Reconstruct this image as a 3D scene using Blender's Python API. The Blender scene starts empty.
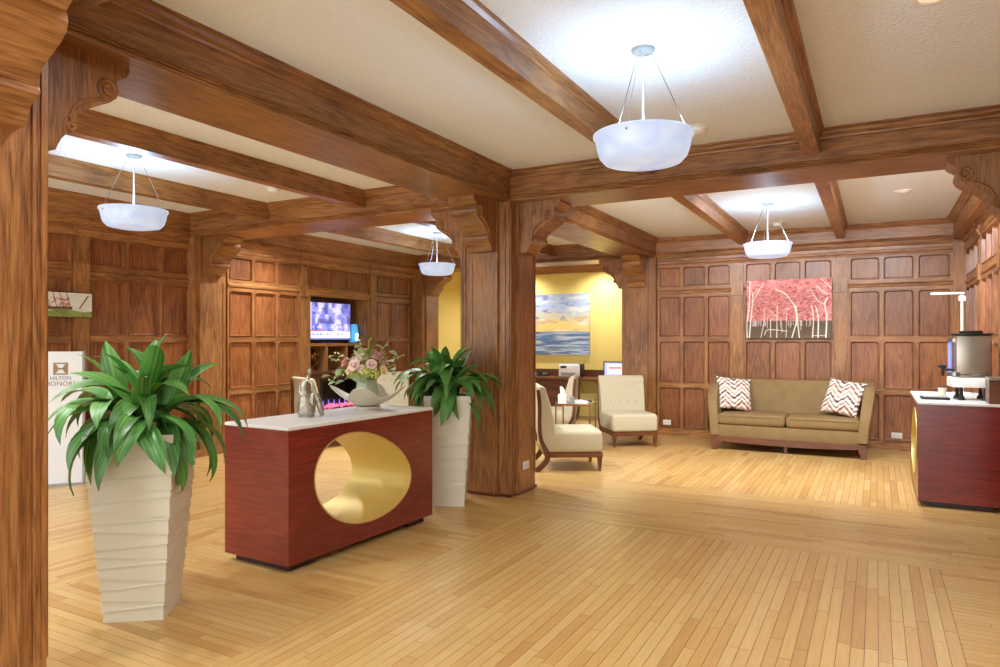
import bpy, bmesh, math, random
import numpy as np
from mathutils import Vector, Matrix

random.seed(7)
PI = math.pi
SC = bpy.context.scene
COL = SC.collection

# ------------------------------------------------------------------ camera
FPX, YAW, HZ, EYE = 687.0, 0.5008, 340.0, 1.45
cd = bpy.data.cameras.new('camera')
cam = bpy.data.objects.new('camera', cd)
COL.objects.link(cam)
cam.location = (0, 0, EYE)
cam.rotation_euler = (PI / 2, 0, YAW)
cd.sensor_width = 36
cd.lens = FPX * 36 / 1000
cd.shift_y = (HZ - 333.5) / 1000
cd.clip_start = 0.05
SC.camera = cam

# ------------------------------------------------------------------ world and exposure
W = bpy.data.worlds.new('world')
SC.world = W
W.use_nodes = True
bg = W.node_tree.nodes['Background']
bg.inputs[0].default_value = (0.92, 0.97, 1.0, 1)
bg.inputs[1].default_value = 2.0
SC.view_settings.view_transform = 'Standard'
SC.view_settings.look = 'None'
SC.view_settings.exposure = 0.9
SC.view_settings.gamma = 1
SC.view_settings.use_curve_mapping = False

PENDANT_W = 8.5
DOWNLIGHT_W = 100.0
COOL = (0.56, 0.79, 1.0)
WARM = (0.97, 0.97, 1.0)

# ------------------------------------------------------------------ room measures (metres)
ZC, ZB, ZS = 3.0, 2.73, 2.83          # ceiling, main beam soffit, small beam soffit
XM, HW = -3.225, 0.265                  # column line and half column
YA, YB, YC = 1.30, 5.865, 10.635        # column rows
Y0 = -1.6                             # the lobby goes on behind the camera
XL, XR, YF = -7.5, 1.0, 10.45        # panelled faces
YY = 12.3                             # yellow wall
BAY = [(YA + HW, YB - HW), (YB + HW, YC - HW)]


# ------------------------------------------------------------------ materials
def lin(c):
    return tuple(((x / 255) / 12.92 if x / 255 <= 0.04045 else ((x / 255 + 0.055) / 1.055) ** 2.4) for x in c)


def new_mat(name):
    m = bpy.data.materials.new(name)
    m.use_nodes = True
    nt = m.node_tree
    return m, nt, nt.nodes['Principled BSDF']


def plain(name, rgb, rough=0.5, metal=0.0, coat=0.0, noise=0.0, nscale=20, bump=0.0, emit=None, estr=0.0, spec=0.5):
    m, nt, b = new_mat(name)
    c = lin(rgb)
    b.inputs['Base Color'].default_value = (*c, 1)
    b.inputs['Roughness'].default_value = rough
    b.inputs['Metallic'].default_value = metal
    b.inputs['Coat Weight'].default_value = coat
    b.inputs['Specular IOR Level'].default_value = spec
    if noise or bump:
        tc = nt.nodes.new('ShaderNodeTexCoord')
        n = nt.nodes.new('ShaderNodeTexNoise')
        n.inputs['Scale'].default_value = nscale
        n.inputs['Detail'].default_value = 4
        nt.links.new(tc.outputs['Object'], n.inputs['Vector'])
        if noise:
            mx = nt.nodes.new('ShaderNodeMix')
            mx.data_type = 'RGBA'
            mx.inputs[6].default_value = (*[x * (1 - noise) for x in c], 1)
            mx.inputs[7].default_value = (*[min(1, x * (1 + noise)) for x in c], 1)
            nt.links.new(n.outputs['Fac'], mx.inputs[0])
            nt.links.new(mx.outputs[2], b.inputs['Base Color'])
        if bump:
            bp = nt.nodes.new('ShaderNodeBump')
            bp.inputs['Strength'].default_value = bump
            bp.inputs['Distance'].default_value = 0.01
            nt.links.new(n.outputs['Fac'], bp.inputs['Height'])
            nt.links.new(bp.outputs[0], b.inputs['Normal'])
    if emit:
        b.inputs['Emission Color'].default_value = (*lin(emit), 1)
        b.inputs['Emission Strength'].default_value = estr
    return m


def wood(name, axes, dark, mid, light, rough=0.38, fine=1.0, coat=0.15):
    """Open grained wood; axis is the direction of the grain in the object's own space."""
    m, nt, b = new_mat(name)
    N, L = nt.nodes, nt.links
    tc = N.new('ShaderNodeTexCoord')
    oi = N.new('ShaderNodeObjectInfo')
    sc = N.new('ShaderNodeVectorMath'); sc.operation = 'SCALE'
    sc.inputs[0].default_value = (13.7, 7.3, 19.1)
    L.new(oi.outputs['Random'], sc.inputs['Scale'])
    ad = N.new('ShaderNodeVectorMath'); ad.operation = 'ADD'
    L.new(tc.outputs['Object'], ad.inputs[0]); L.new(sc.outputs[0], ad.inputs[1])
    def mapped(s_long, s_cross):
        mp = N.new('ShaderNodeMapping')
        v = [s_cross] * 3
        for a_ in (axes if isinstance(axes, tuple) else (axes,)): v[a_] = s_long
        mp.inputs['Scale'].default_value = v
        L.new(ad.outputs[0], mp.inputs['Vector'])
        return mp.outputs[0]
    n1 = N.new('ShaderNodeTexNoise'); n1.inputs['Scale'].default_value = 1.0; n1.inputs['Detail'].default_value = 3
    L.new(mapped(0.9 * fine, 9 * fine), n1.inputs['Vector'])
    # cathedral figure: bands of a stretched noise
    mu = N.new('ShaderNodeMath'); mu.operation = 'MULTIPLY'; mu.inputs[1].default_value = 16
    L.new(n1.outputs['Fac'], mu.inputs[0])
    fr = N.new('ShaderNodeMath'); fr.operation = 'PINGPONG'; fr.inputs[1].default_value = 1
    L.new(mu.outputs[0], fr.inputs[0])
    n2 = N.new('ShaderNodeTexNoise'); n2.inputs['Scale'].default_value = 1.0; n2.inputs['Detail'].default_value = 6; n2.inputs['Roughness'].default_value = 0.7
    L.new(mapped(6 * fine, 170 * fine), n2.inputs['Vector'])
    n3 = N.new('ShaderNodeTexNoise'); n3.inputs['Scale'].default_value = 2.2; n3.inputs['Detail'].default_value = 2
    L.new(ad.outputs[0], n3.inputs['Vector'])
    m1 = N.new('ShaderNodeMath'); m1.operation = 'MULTIPLY'; m1.inputs[1].default_value = 0.13
    L.new(fr.outputs[0], m1.inputs[0])
    m2 = N.new('ShaderNodeMath'); m2.operation = 'MULTIPLY_ADD'; m2.inputs[1].default_value = 0.75
    L.new(n2.outputs['Fac'], m2.inputs[0]); L.new(m1.outputs[0], m2.inputs[2])
    m3 = N.new('ShaderNodeMath'); m3.operation = 'MULTIPLY_ADD'; m3.inputs[1].default_value = 0.30
    L.new(n3.outputs['Fac'], m3.inputs[0]); L.new(m2.outputs[0], m3.inputs[2])
    rp = N.new('ShaderNodeValToRGB')
    e = rp.color_ramp.elements
    e[0].position = 0.41; e[0].color = (*lin(dark), 1)
    e[1].position = 0.82; e[1].color = (*lin(light), 1)
    k = rp.color_ramp.elements.new(0.59); k.color = (*lin(mid), 1)
    L.new(m3.outputs[0], rp.inputs['Fac'])
    hs = N.new('ShaderNodeHueSaturation')
    mr = N.new('ShaderNodeMapRange'); mr.inputs[3].default_value = 0.86; mr.inputs[4].default_value = 1.14
    L.new(oi.outputs['Random'], mr.inputs[0]); L.new(mr.outputs[0], hs.inputs['Value'])
    L.new(rp.outputs[0], hs.inputs['Color'])
    L.new(hs.outputs[0], b.inputs['Base Color'])
    b.inputs['Roughness'].default_value = rough
    b.inputs['Coat Weight'].default_value = coat
    b.inputs['Coat Roughness'].default_value = 0.25
    bp = N.new('ShaderNodeBump'); bp.inputs['Strength'].default_value = 0.10; bp.inputs['Distance'].default_value = 0.004
    L.new(n2.outputs['Fac'], bp.inputs['Height']); L.new(bp.outputs[0], b.inputs['Normal'])
    return m


OAK = ((86, 52, 26), (152, 102, 56), (190, 138, 84))
M = {}
for i, a in enumerate('xyz'):
    M['oak_' + a] = wood('oak_' + a, i, *OAK)
M['oak_panel'] = wood('oak_panel', 2, (84, 44, 21), (142, 86, 45), (176, 118, 68))
M['walnut'] = wood('walnut', 2, (66, 34, 20), (98, 54, 30), (124, 74, 44), 0.35)
M['walnut_x'] = wood('walnut_x', 0, (66, 34, 20), (104, 58, 32), (128, 78, 46), 0.35)
M['mahogany'] = wood('mahogany', (0, 1), (88, 24, 19), (114, 32, 26), (138, 46, 34), 0.22, 1.0, 0.5)
M['mahogany_dark'] = plain('mahogany_dark', (48, 20, 14), 0.4)


def plank_mat(name, axis):
    m, nt, b = new_mat(name)
    N, L = nt.nodes, nt.links
    geo = N.new('ShaderNodeNewGeometry')
    oi = N.new('ShaderNodeObjectInfo')
    a = N.new('ShaderNodeMath'); a.operation = 'ADD'
    L.new(geo.outputs['Random Per Island'], a.inputs[0]); L.new(oi.outputs['Random'], a.inputs[1])
    fr = N.new('ShaderNodeMath'); fr.operation = 'FRACT'; L.new(a.outputs[0], fr.inputs[0])
    rp = N.new('ShaderNodeValToRGB')
    cs = [(0.0, (188, 144, 82)), (0.12, (200, 160, 95)), (0.45, (204, 167, 102)), (0.75, (208, 174, 111)), (0.92, (198, 157, 92)), (1.0, (186, 141, 80))]
    while len(rp.color_ramp.elements) < len(cs): rp.color_ramp.elements.new(0.5)
    for el, (p, c) in zip(rp.color_ramp.elements, cs): el.position = p; el.color = (*lin(c), 1)
    L.new(fr.outputs[0], rp.inputs['Fac'])
    sc = N.new('ShaderNodeVectorMath'); sc.operation = 'SCALE'; sc.inputs[0].default_value = (31, 17, 5)
    L.new(fr.outputs[0], sc.inputs['Scale'])
    ad = N.new('ShaderNodeVectorMath'); ad.operation = 'ADD'
    L.new(geo.outputs['Position'], ad.inputs[0]); L.new(sc.outputs[0], ad.inputs[1])
    mp = N.new('ShaderNodeMapping')
    v = [60, 60, 60]; v[axis] = 4
    mp.inputs['Scale'].default_value = v
    L.new(ad.outputs[0], mp.inputs['Vector'])
    n = N.new('ShaderNodeTexNoise'); n.inputs['Scale'].default_value = 1; n.inputs['Detail'].default_value = 4
    L.new(mp.outputs[0], n.inputs['Vector'])
    mr = N.new('ShaderNodeMapRange'); mr.inputs[3].default_value = 0.82; mr.inputs[4].default_value = 1.16
    L.new(n.outputs['Fac'], mr.inputs[0])
    hs = N.new('ShaderNodeHueSaturation'); L.new(rp.outputs[0], hs.inputs['Color']); L.new(mr.outputs[0], hs.inputs['Value'])
    L.new(hs.outputs[0], b.inputs['Base Color'])
    b.inputs['Roughness'].default_value = 0.36
    b.inputs['Coat Weight'].default_value = 0.25
    b.inputs['Coat Roughness'].default_value = 0.22
    return m


M['plank_x'] = plank_mat('plank_x', 0)
M['plank_y'] = plank_mat('plank_y', 1)
M['joint'] = plain('floor_joint', (138, 98, 56), 0.7)
M['plaster'] = plain('plaster', (236, 241, 243), 0.85, noise=0.06, nscale=45, bump=0.9)
M['yellow'] = plain('yellow_paint', (238, 214, 122), 0.8, noise=0.03, nscale=8)
M['white'] = plain('white_paint', (236, 234, 226), 0.5)
M['pot'] = plain('pot_white', (222, 219, 196), 0.45, noise=0.03, nscale=9)
M['soil'] = plain('soil', (44, 34, 24), 0.9, noise=0.4, nscale=60, bump=0.8)
M['quartz'] = plain('quartz', (226, 228, 224), 0.32, noise=0.04, nscale=40, coat=0.0)
M['gold'] = plain('gold_leaf', (216, 194, 116), 0.42, metal=0.5, noise=0.06, nscale=12)
M['brass'] = plain('brass', (150, 112, 62), 0.35, metal=0.9)
M['chrome'] = plain('chrome', (190, 190, 188), 0.2, metal=1.0)
M['steel'] = plain('steel', (186, 178, 160), 0.28, metal=0.9, noise=0.05, nscale=30)
M['black'] = plain('black_plastic', (20, 20, 20), 0.4)
M['dark'] = plain('dark_recess', (40, 30, 24), 0.6)
M['cream'] = plain('cream_fabric', (198, 190, 160), 0.9, noise=0.10, nscale=160, bump=0.35, spec=0.2)
M['cream_seam_shade'] = plain('cream_seam_shade', (176, 162, 126), 0.9)  # darker cream, shade of the tufted creases put into the colour
M['velvet'] = plain('olive_velvet', (136, 112, 74), 0.75, noise=0.22, nscale=7, bump=0.1, spec=0.25)
M['paper'] = plain('paper', (238, 236, 230), 0.7)
M['grey'] = plain('grey_plastic', (150, 150, 146), 0.45)
M['silver'] = plain('hammered_silver', (176, 174, 158), 0.30, metal=0.85, noise=0.25, nscale=50, bump=0.9)
M['stoneware'] = plain('stoneware', (206, 198, 176), 0.45, noise=0.10, nscale=30, bump=0.15)
M['vase'] = plain('celadon', (176, 196, 166), 0.25, noise=0.08, nscale=18)
M['rose'] = plain('rose_petal', (240, 212, 200), 0.7)
M['rose2'] = plain('pink_petal', (234, 176, 180), 0.7)
M['rose3'] = plain('cream_petal', (242, 228, 180), 0.7)
M['lime'] = plain('lime_bloom', (200, 210, 104), 0.7, noise=0.3, nscale=90, bump=0.9)
M['berry'] = plain('berry', (132, 40, 44), 0.5)
M['euc'] = plain('eucalyptus', (176, 196, 154), 0.6, noise=0.1, nscale=20)
M['sprig'] = plain('sprig', (150, 164, 84), 0.6)
M['sign'] = plain('sign_white', (226, 228, 226), 0.4)
M['bronze_ink'] = plain('bronze_ink', (150, 122, 84), 0.5)
M['grey_ink'] = plain('grey_ink', (110, 110, 112), 0.5)
M['ember'] = plain('ember', (255, 120, 140), 0.6, emit=(255, 110, 140), estr=0.6)
M['flame'] = plain('flame', (140, 120, 255), 0.6, emit=(130, 110, 255), estr=0.6)
M['fire_glass'] = plain('fire_glass', (52, 50, 34), 0.15)
M['lampblue'] = plain('blue_glass_lit', (90, 190, 235), 0.2, emit=(60, 150, 225), estr=0.45)
M['lampcore'] = plain('lamp_core', (235, 250, 255), 0.3, emit=(235, 248, 255), estr=0.7)
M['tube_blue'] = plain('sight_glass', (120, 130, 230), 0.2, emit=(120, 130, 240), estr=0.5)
M['led'] = plain('downlight_lens', (255, 240, 215), 0.4, emit=(255, 238, 205), estr=0.25)
M['stem_green'] = plain('stem', (92, 112, 48), 0.7)


def bowl_mat():
    m, nt, b = new_mat('alabaster_lit')
    N, L = nt.nodes, nt.links
    tc = N.new('ShaderNodeTexCoord')
    n = N.new('ShaderNodeTexNoise'); n.inputs['Scale'].default_value = 6; n.inputs['Detail'].default_value = 3; n.inputs['Distortion'].default_value = 1.2
    L.new(tc.outputs['Object'], n.inputs['Vector'])
    rp = N.new('ShaderNodeValToRGB')
    rp.color_ramp.elements[0].position = 0.3; rp.color_ramp.elements[0].color = (*lin((176, 204, 255)), 1)
    rp.color_ramp.elements[1].position = 0.6; rp.color_ramp.elements[1].color = (*lin((212, 230, 255)), 1)
    L.new(n.outputs['Fac'], rp.inputs['Fac'])
    b.inputs['Base Color'].default_value = (0.42, 0.48, 0.58, 1)
    b.inputs['Roughness'].default_value = 0.3
    L.new(rp.outputs[0], b.inputs['Emission Color'])
    b.inputs['Emission Strength'].default_value = 0.32
    return m


M['bowl'] = bowl_mat()


def leaf_mat():
    m, nt, b = new_mat('dracaena_leaf')
    N, L = nt.nodes, nt.links
    tc = N.new('ShaderNodeTexCoord'); oi = N.new('ShaderNodeObjectInfo')
    mp = N.new('ShaderNodeMapping'); mp.inputs['Scale'].default_value = (2, 90, 2)
    L.new(tc.outputs['Object'], mp.inputs['Vector'])
    n = N.new('ShaderNodeTexNoise'); n.inputs['Scale'].default_value = 1; n.inputs['Detail'].default_value = 3
    L.new(mp.outputs[0], n.inputs['Vector'])
    rp = N.new('ShaderNodeValToRGB')
    rp.color_ramp.elements[0].position = 0.35; rp.color_ramp.elements[0].color = (*lin((44, 104, 40)), 1)
    rp.color_ramp.elements[1].position = 0.68; rp.color_ramp.elements[1].color = (*lin((116, 172, 84)), 1)
    L.new(n.outputs['Fac'], rp.inputs['Fac'])
    hs = N.new('ShaderNodeHueSaturation')
    mr = N.new('ShaderNodeMapRange'); mr.inputs[3].default_value = 0.75; mr.inputs[4].default_value = 1.3
    L.new(oi.outputs['Random'], mr.inputs[0]); L.new(mr.outputs[0], hs.inputs['Value'])
    L.new(rp.outputs[0], hs.inputs['Color']); L.new(hs.outputs[0], b.inputs['Base Color'])
    b.inputs['Roughness'].default_value = 0.42
    b.inputs['Subsurface Weight'].default_value = 0.0
    return m


M['leaf'] = leaf_mat()


def attr_mat(name, rough=0.6, emit=0.0):
    m, nt, b = new_mat(name)
    a = nt.nodes.new('ShaderNodeAttribute'); a.attribute_name = 'Col'
    nt.links.new(a.outputs['Color'], b.inputs['Base Color'])
    b.inputs['Roughness'].default_value = rough
    if emit:
        nt.links.new(a.outputs['Color'], b.inputs['Emission Color'])
        b.inputs['Emission Strength'].default_value = emit
    return m


M['print'] = attr_mat('painted_canvas', 0.7)
M['print_fabric'] = attr_mat('printed_fabric', 0.9)
M['screen'] = attr_mat('lit_screen', 0.3, 0.5)


# ------------------------------------------------------------------ mesh helpers
class MB:
    def __init__(s):
        s.v, s.f = [], []

    def add(s, vs, fs):
        o = len(s.v)
        s.v += [tuple(p) for p in vs]
        s.f += [tuple(o + i for i in q) for q in fs]
        return s

    def box(s, x0, x1, y0, y1, z0, z1, rz=0.0, c=None):
        vs = [(x, y, z) for z in (z0, z1) for y in (y0, y1) for x in (x0, x1)]
        if rz:
            cx, cy = c or ((x0 + x1) / 2, (y0 + y1) / 2)
            ca, sa = math.cos(rz), math.sin(rz)
            vs = [(cx + (x - cx) * ca - (y - cy) * sa, cy + (x - cx) * sa + (y - cy) * ca, z) for x, y, z in vs]
        return s.add(vs, [(0, 2, 3, 1), (4, 5, 7, 6), (0, 1, 5, 4), (2, 6, 7, 3), (0, 4, 6, 2), (1, 3, 7, 5)])

    def taper(s, cx, cy, z0, a0, b0, z1, a1, b1, dx=0, dy=0):
        vs = []
        for z, a, b, ox, oy in ((z0, a0, b0, 0, 0), (z1, a1, b1, dx, dy)):
            vs += [(cx + ox - a, cy + oy - b, z), (cx + ox + a, cy + oy - b, z), (cx + ox + a, cy + oy + b, z), (cx + ox - a, cy + oy + b, z)]
        return s.add(vs, [(3, 2, 1, 0), (4, 5, 6, 7), (0, 1, 5, 4), (1, 2, 6, 5), (2, 3, 7, 6), (3, 0, 4, 7)])

    def rbox(s, x0, x1, y0, y1, z0, z1, r=0.03, seg=3, fn=None):
        bm = bmesh.new()
        bmesh.ops.create_cube(bm, size=1.0)
        for v in bm.verts:
            v.co = ((x0 + x1) / 2 + v.co.x * (x1 - x0), (y0 + y1) / 2 + v.co.y * (y1 - y0), (z0 + z1) / 2 + v.co.z * (z1 - z0))
        bmesh.ops.bevel(bm, geom=bm.edges[:], offset=r, segments=seg, profile=0.5, affect='EDGES', clamp_overlap=True)
        bm.verts.index_update()
        vs = [v.co.copy() for v in bm.verts]
        if fn: vs = [fn(*p) for p in vs]
        s.add(vs, [[v.index for v in f.verts] for f in bm.faces])
        bm.free()
        return s

    def prism(s, poly, axis, a0, a1):
        """poly: 2D points in the plane across the axis (x: y,z / y: x,z / z: x,y)."""
        n = len(poly)
        def p3(p, a):
            return (a, p[0], p[1]) if axis == 'x' else (p[0], a, p[1]) if axis == 'y' else (p[0], p[1], a)
        vs = [p3(p, a0) for p in poly] + [p3(p, a1) for p in poly]
        fs = [(i, (i + 1) % n, n + (i + 1) % n, n + i) for i in range(n)]
        return s.add(vs, fs + [tuple(range(n - 1, -1, -1)), tuple(range(n, 2 * n))])

    def lathe(s, prof, seg=24, c=(0, 0, 0), closed_ends=True):
        n = len(prof)
        vs = [(c[0] + r * math.cos(2 * PI * k / seg), c[1] + r * math.sin(2 * PI * k / seg), c[2] + z) for k in range(seg) for r, z in prof]
        fs = [(k * n + i, ((k + 1) % seg) * n + i, ((k + 1) % seg) * n + i + 1, k * n + i + 1) for k in range(seg) for i in range(n - 1)]
        if closed_ends:
            fs += [tuple(k * n for k in range(seg - 1, -1, -1)), tuple(k * n + n - 1 for k in range(seg))]
        return s.add(vs, fs)

    def tube(s, pts, r, seg=8):
        pts = [Vector(p) for p in pts]
        rs = r if isinstance(r, (list, tuple)) else [r] * len(pts)
        up = Vector((0, 0, 1))
        rings = []
        nrm = None
        for i, p in enumerate(pts):
            t = (pts[min(i + 1, len(pts) - 1)] - pts[max(i - 1, 0)]).normalized()
            if nrm is None:
                nrm = t.cross(up if abs(t.z) < 0.9 else Vector((1, 0, 0))).normalized()
            else:
                nrm = (nrm - t * nrm.dot(t)).normalized()
            bn = t.cross(nrm)
            rings.append([p + (nrm * math.cos(2 * PI * k / seg) + bn * math.sin(2 * PI * k / seg)) * rs[i] for k in range(seg)])
        vs = [q for rg in rings for q in rg]
        fs = [(i * seg + k, i * seg + (k + 1) % seg, (i + 1) * seg + (k + 1) % seg, (i + 1) * seg + k) for i in range(len(pts) - 1) for k in range(seg)]
        fs += [tuple(range(seg - 1, -1, -1)), tuple((len(pts) - 1) * seg + k for k in range(seg))]
        return s.add(vs, fs)

    def sphere(s, c, r, seg=10, rings=6, sq=(1, 1, 1)):
        vs, fs = [], []
        for i in range(rings + 1):
            a = PI * i / rings
            for k in range(seg):
                b = 2 * PI * k / seg
                vs.append((c[0] + r * sq[0] * math.sin(a) * math.cos(b), c[1] + r * sq[1] * math.sin(a) * math.sin(b), c[2] + r * sq[2] * math.cos(a)))
        for i in range(rings):
            for k in range(seg):
                fs.append((i * seg + k, (i + 1) * seg + k, (i + 1) * seg + (k + 1) % seg, i * seg + (k + 1) % seg))
        return s.add(vs, fs)

    def mesh(s, name, mat, smooth=False, fix=True):
        me = bpy.data.meshes.new(name)
        me.from_pydata(s.v, [], s.f)
        if fix:
            bm = bmesh.new(); bm.from_mesh(me)
            bmesh.ops.remove_doubles(bm, verts=bm.verts[:], dist=1e-6)
            bmesh.ops.recalc_face_normals(bm, faces=bm.faces[:])
            bm.to_mesh(me); bm.free()
        me.materials.append(M[mat] if isinstance(mat, str) else mat)
        if smooth:
            for p in me.polygons: p.use_smooth = True
            if smooth is True:
                try: me.set_sharp_from_angle(angle=math.radians(42))
                except Exception: pass
        me.update()
        return me

    def build(s, name, mat, parent=None, smooth=False, fix=True):
        return put(name, s.mesh(name, mat, smooth, fix), parent)


def put(name, mesh, parent=None, loc=None, rz=None, scale=None):
    o = bpy.data.objects.new(name, mesh)
    COL.objects.link(o)
    if parent is not None: o.parent = parent
    if loc is not None: o.location = loc
    if rz is not None: o.rotation_euler = (0, 0, rz)
    if scale is not None: o.scale = scale
    return o


def tag(o, label=None, cat=None, group=None, kind=None):
    if label: o['label'] = label
    if cat: o['category'] = cat
    if group: o['group'] = group
    if kind: o['kind'] = kind
    return o


def thing(name, label, cat, loc=(0, 0, 0), rz=0.0, group=None):
    o = bpy.data.objects.new(name, None)
    COL.objects.link(o)
    o.empty_display_size = 0.1
    o.location = loc
    o.rotation_euler = (0, 0, rz)
    return tag(o, label, cat, group)


def dup(root, loc, rz, label, group=None):
    r = root.copy(); COL.objects.link(r)
    r.location = loc; r.rotation_euler = (0, 0, rz); r['label'] = label
    if group: r['group'] = group
    for ch in list(root.children):
        c = ch.copy(); COL.objects.link(c); c.parent = r
        for g in list(ch.children):
            d = g.copy(); COL.objects.link(d); d.parent = c
    return r


def struct(name, mb, mat, label=None, parent=None, smooth=False):
    o = mb.build(name, mat, parent, smooth)
    if parent is None: tag(o, label, None, None, 'structure')
    return o


def arc(cx, cy, r, a0, a1, n):
    return [(cx + r * math.cos(a0 + (a1 - a0) * i / n), cy + r * math.sin(a0 + (a1 - a0) * i / n)) for i in range(n + 1)]


def smooth_path(pts, n=6):
    """Catmull-Rom through the points."""
    P = [Vector(p) for p in pts]
    P = [2 * P[0] - P[1]] + P + [2 * P[-1] - P[-2]]
    out = []
    for i in range(1, len(P) - 2):
        for k in range(n):
            t = k / n
            out.append(0.5 * ((2 * P[i]) + (P[i + 1] - P[i - 1]) * t + (2 * P[i - 1] - 5 * P[i] + 4 * P[i + 1] - P[i + 2]) * t * t + (3 * P[i] - P[i - 1] - 3 * P[i + 1] + P[i + 2]) * t ** 3))
    out.append(P[-2])
    return [tuple(p) for p in out]


_rng = np.random.RandomState(3)
_T = _rng.rand(64, 64)


def vnoise(x, y):
    x0 = np.floor(x).astype(int); y0 = np.floor(y).astype(int)
    fx = x - x0; fy = y - y0
    fx = fx * fx * (3 - 2 * fx); fy = fy * fy * (3 - 2 * fy)
    g = lambda a, b: _T[a % 64, b % 64]
    return (g(x0, y0) * (1 - fx) + g(x0 + 1, y0) * fx) * (1 - fy) + (g(x0, y0 + 1) * (1 - fx) + g(x0 + 1, y0 + 1) * fx) * fy


def fbm(x, y, o=4):
    s = 0; a = 0.5; t = 0
    for i in range(o):
        s = s + a * vnoise(x * 2 ** i + 7 * i, y * 2 ** i + 3 * i); t += a; a *= 0.5
    return s / t


def lin_np(c):
    c = np.clip(c / 255.0, 0, 1)
    return np.where(c <= 0.04045, c / 12.92, ((c + 0.055) / 1.055) ** 2.4)


def set_cols(me, rgb):
    at = me.color_attributes.new('Col', 'FLOAT_COLOR', 'POINT')
    a = np.ones((len(me.vertices), 4), dtype=np.float32)
    a[:, :3] = rgb
    at.data.foreach_set('color', a.ravel())


def picture(name, w, h, nx, ny, fn, parent, mat='print', loc=(0, 0, 0)):
    """A flat printed sheet, w by h, in the x-z plane, looking along -y."""
    S, T = np.meshgrid(np.linspace(0, 1, nx + 1), np.linspace(0, 1, ny + 1))
    vs = np.stack([(S - 0.5) * w, np.zeros_like(S), T * h], -1).reshape(-1, 3)
    i, j = np.meshgrid(np.arange(nx), np.arange(ny))
    a = (j * (nx + 1) + i).ravel()
    fs = np.stack([a, a + 1, a + nx + 2, a + nx + 1], -1)
    me = bpy.data.meshes.new(name)
    me.from_pydata(vs.tolist(), [], fs.tolist())
    me.materials.append(M[mat])
    set_cols(me, lin_np(fn(S, T)).reshape(-1, 3))
    return put(name, me, parent, loc)


def mixc(a, b, t):
    t = np.asarray(t)[..., None]
    return np.array(a, float) * (1 - t) + np.array(b, float) * t if np.ndim(a) == 1 and np.ndim(b) == 1 else a * (1 - t) + b * t


def sstep(a, b, x):
    t = np.clip((x - a) / (b - a), 0, 1)
    return t * t * (3 - 2 * t)


# ================================================================== SETTING
# ------------------------------------------------------------------ floor of maple strips
floor = struct('floor', MB().box(-8.6, 1.2, Y0, YY + 0.1, -0.06, -0.005), 'joint', 'strip floor of pale maple boards laid in bordered fields')
FIELDS = [(-2.58, 0.355, 2.05, 5.135), (-2.58, 0.355, 6.80, 9.30), (-7.05, -4.18, 2.05, 5.135), (-7.05, -4.18, 6.80, 9.30), (-2.58, 0.355, -1.6, 0.4)]
PW = 0.0572


def in_view(x, y):
    s, c = math.sin(YAW), math.cos(YAW)
    d = -s * x + c * y
    if d < 0.5: return None
    u = 500 + FPX * (c * x + s * y) / d
    v = HZ + FPX * EYE / d
    return d if -40 < u < 1040 and v < 700 else None


strips = []
rg = random.Random(5)
def lay(a0, a1, b, axis):
    a = a0
    first = rg.uniform(0.15, 0.9)
    while a < a1 - 1e-6:
        e = a + (first if a == a0 else rg.uniform(0.45, 1.15))
        if e > a1 - 0.15: e = a1
        strips.append((axis, a, e, b))
        a = e
for fx0, fx1, fy0, fy1 in FIELDS:
    n = round((fx1 - fx0) / PW); w = (fx1 - fx0) / n
    for k in range(n): lay(fy0, fy1, fx0 + k * w, 'y')
marks = [Y0, 0.4, 2.05, 5.135, 6.80, 9.30, YY]
for m0, m1 in zip(marks[:-1], marks[1:]):
    nrow = round((m1 - m0) / PW)
    for k in range(nrow):
        y = m0 + (m1 - m0) * k / nrow
        cuts = [(-8.6, 1.2)]
        for fx0, fx1, fy0, fy1 in FIELDS:
            if y + 0.03 > fy0 and y + 0.03 < fy1:
                cuts = [q for a, b in cuts for q in ([(a, fx0), (fx1, b)] if a < fx0 and b > fx1 else [(a, b)])]
        for a, b in cuts: lay(a, b, y, 'x')
def centre(q):
    return ((q[1] + q[2]) / 2, q[3] + PW / 2) if q[0] == 'x' else (q[3] + PW / 2, (q[1] + q[2]) / 2)
rank = []
for i, q in enumerate(strips):
    d = in_view(*centre(q))
    if d: rank.append((d - 0.25 * (q[2] - q[1]), i))
rank.sort()
near = set(i for _, i in rank[:300])
G = 0.0012
unit = MB().box(0, 1, 0, 1, -1, 0)
um = {a: unit.mesh('plank', 'plank_' + a) for a in 'xy'}
far = {'x': MB(), 'y': MB()}
for i, (ax, a, e, b) in enumerate(strips):
    if i in near:
        if ax == 'x': put('plank', um['x'], floor, (a + G, b + G, 0), None, (e - a - 2 * G, PW - 2 * G, 0.008))
        else: put('plank', um['y'], floor, (b + G, a + G, 0), None, (PW - 2 * G, e - a - 2 * G, 0.008))
    elif ax == 'x': far['x'].box(a + G, e - G, b + G, b + PW - G, -0.008, 0)
    else: far['y'].box(b + G, b + PW - G, a + G, e - G, -0.008, 0)
for a in 'xy':
    tag(far[a].build('plank_field', 'plank_' + a, floor, fix=False), kind='stuff')

# ------------------------------------------------------------------ ceiling
struct('ceiling', MB().box(-8.0, 1.3, Y0, 11.12, ZC, ZC + 0.15), 'plaster', 'textured off-white plaster ceiling between oak beams')
struct('ceiling_alcove', MB().box(-8.6, -3.0, 11.05, YY + 0.15, 2.90, 2.99), 'plaster', 'low white ceiling of the yellow business corner')


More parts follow.
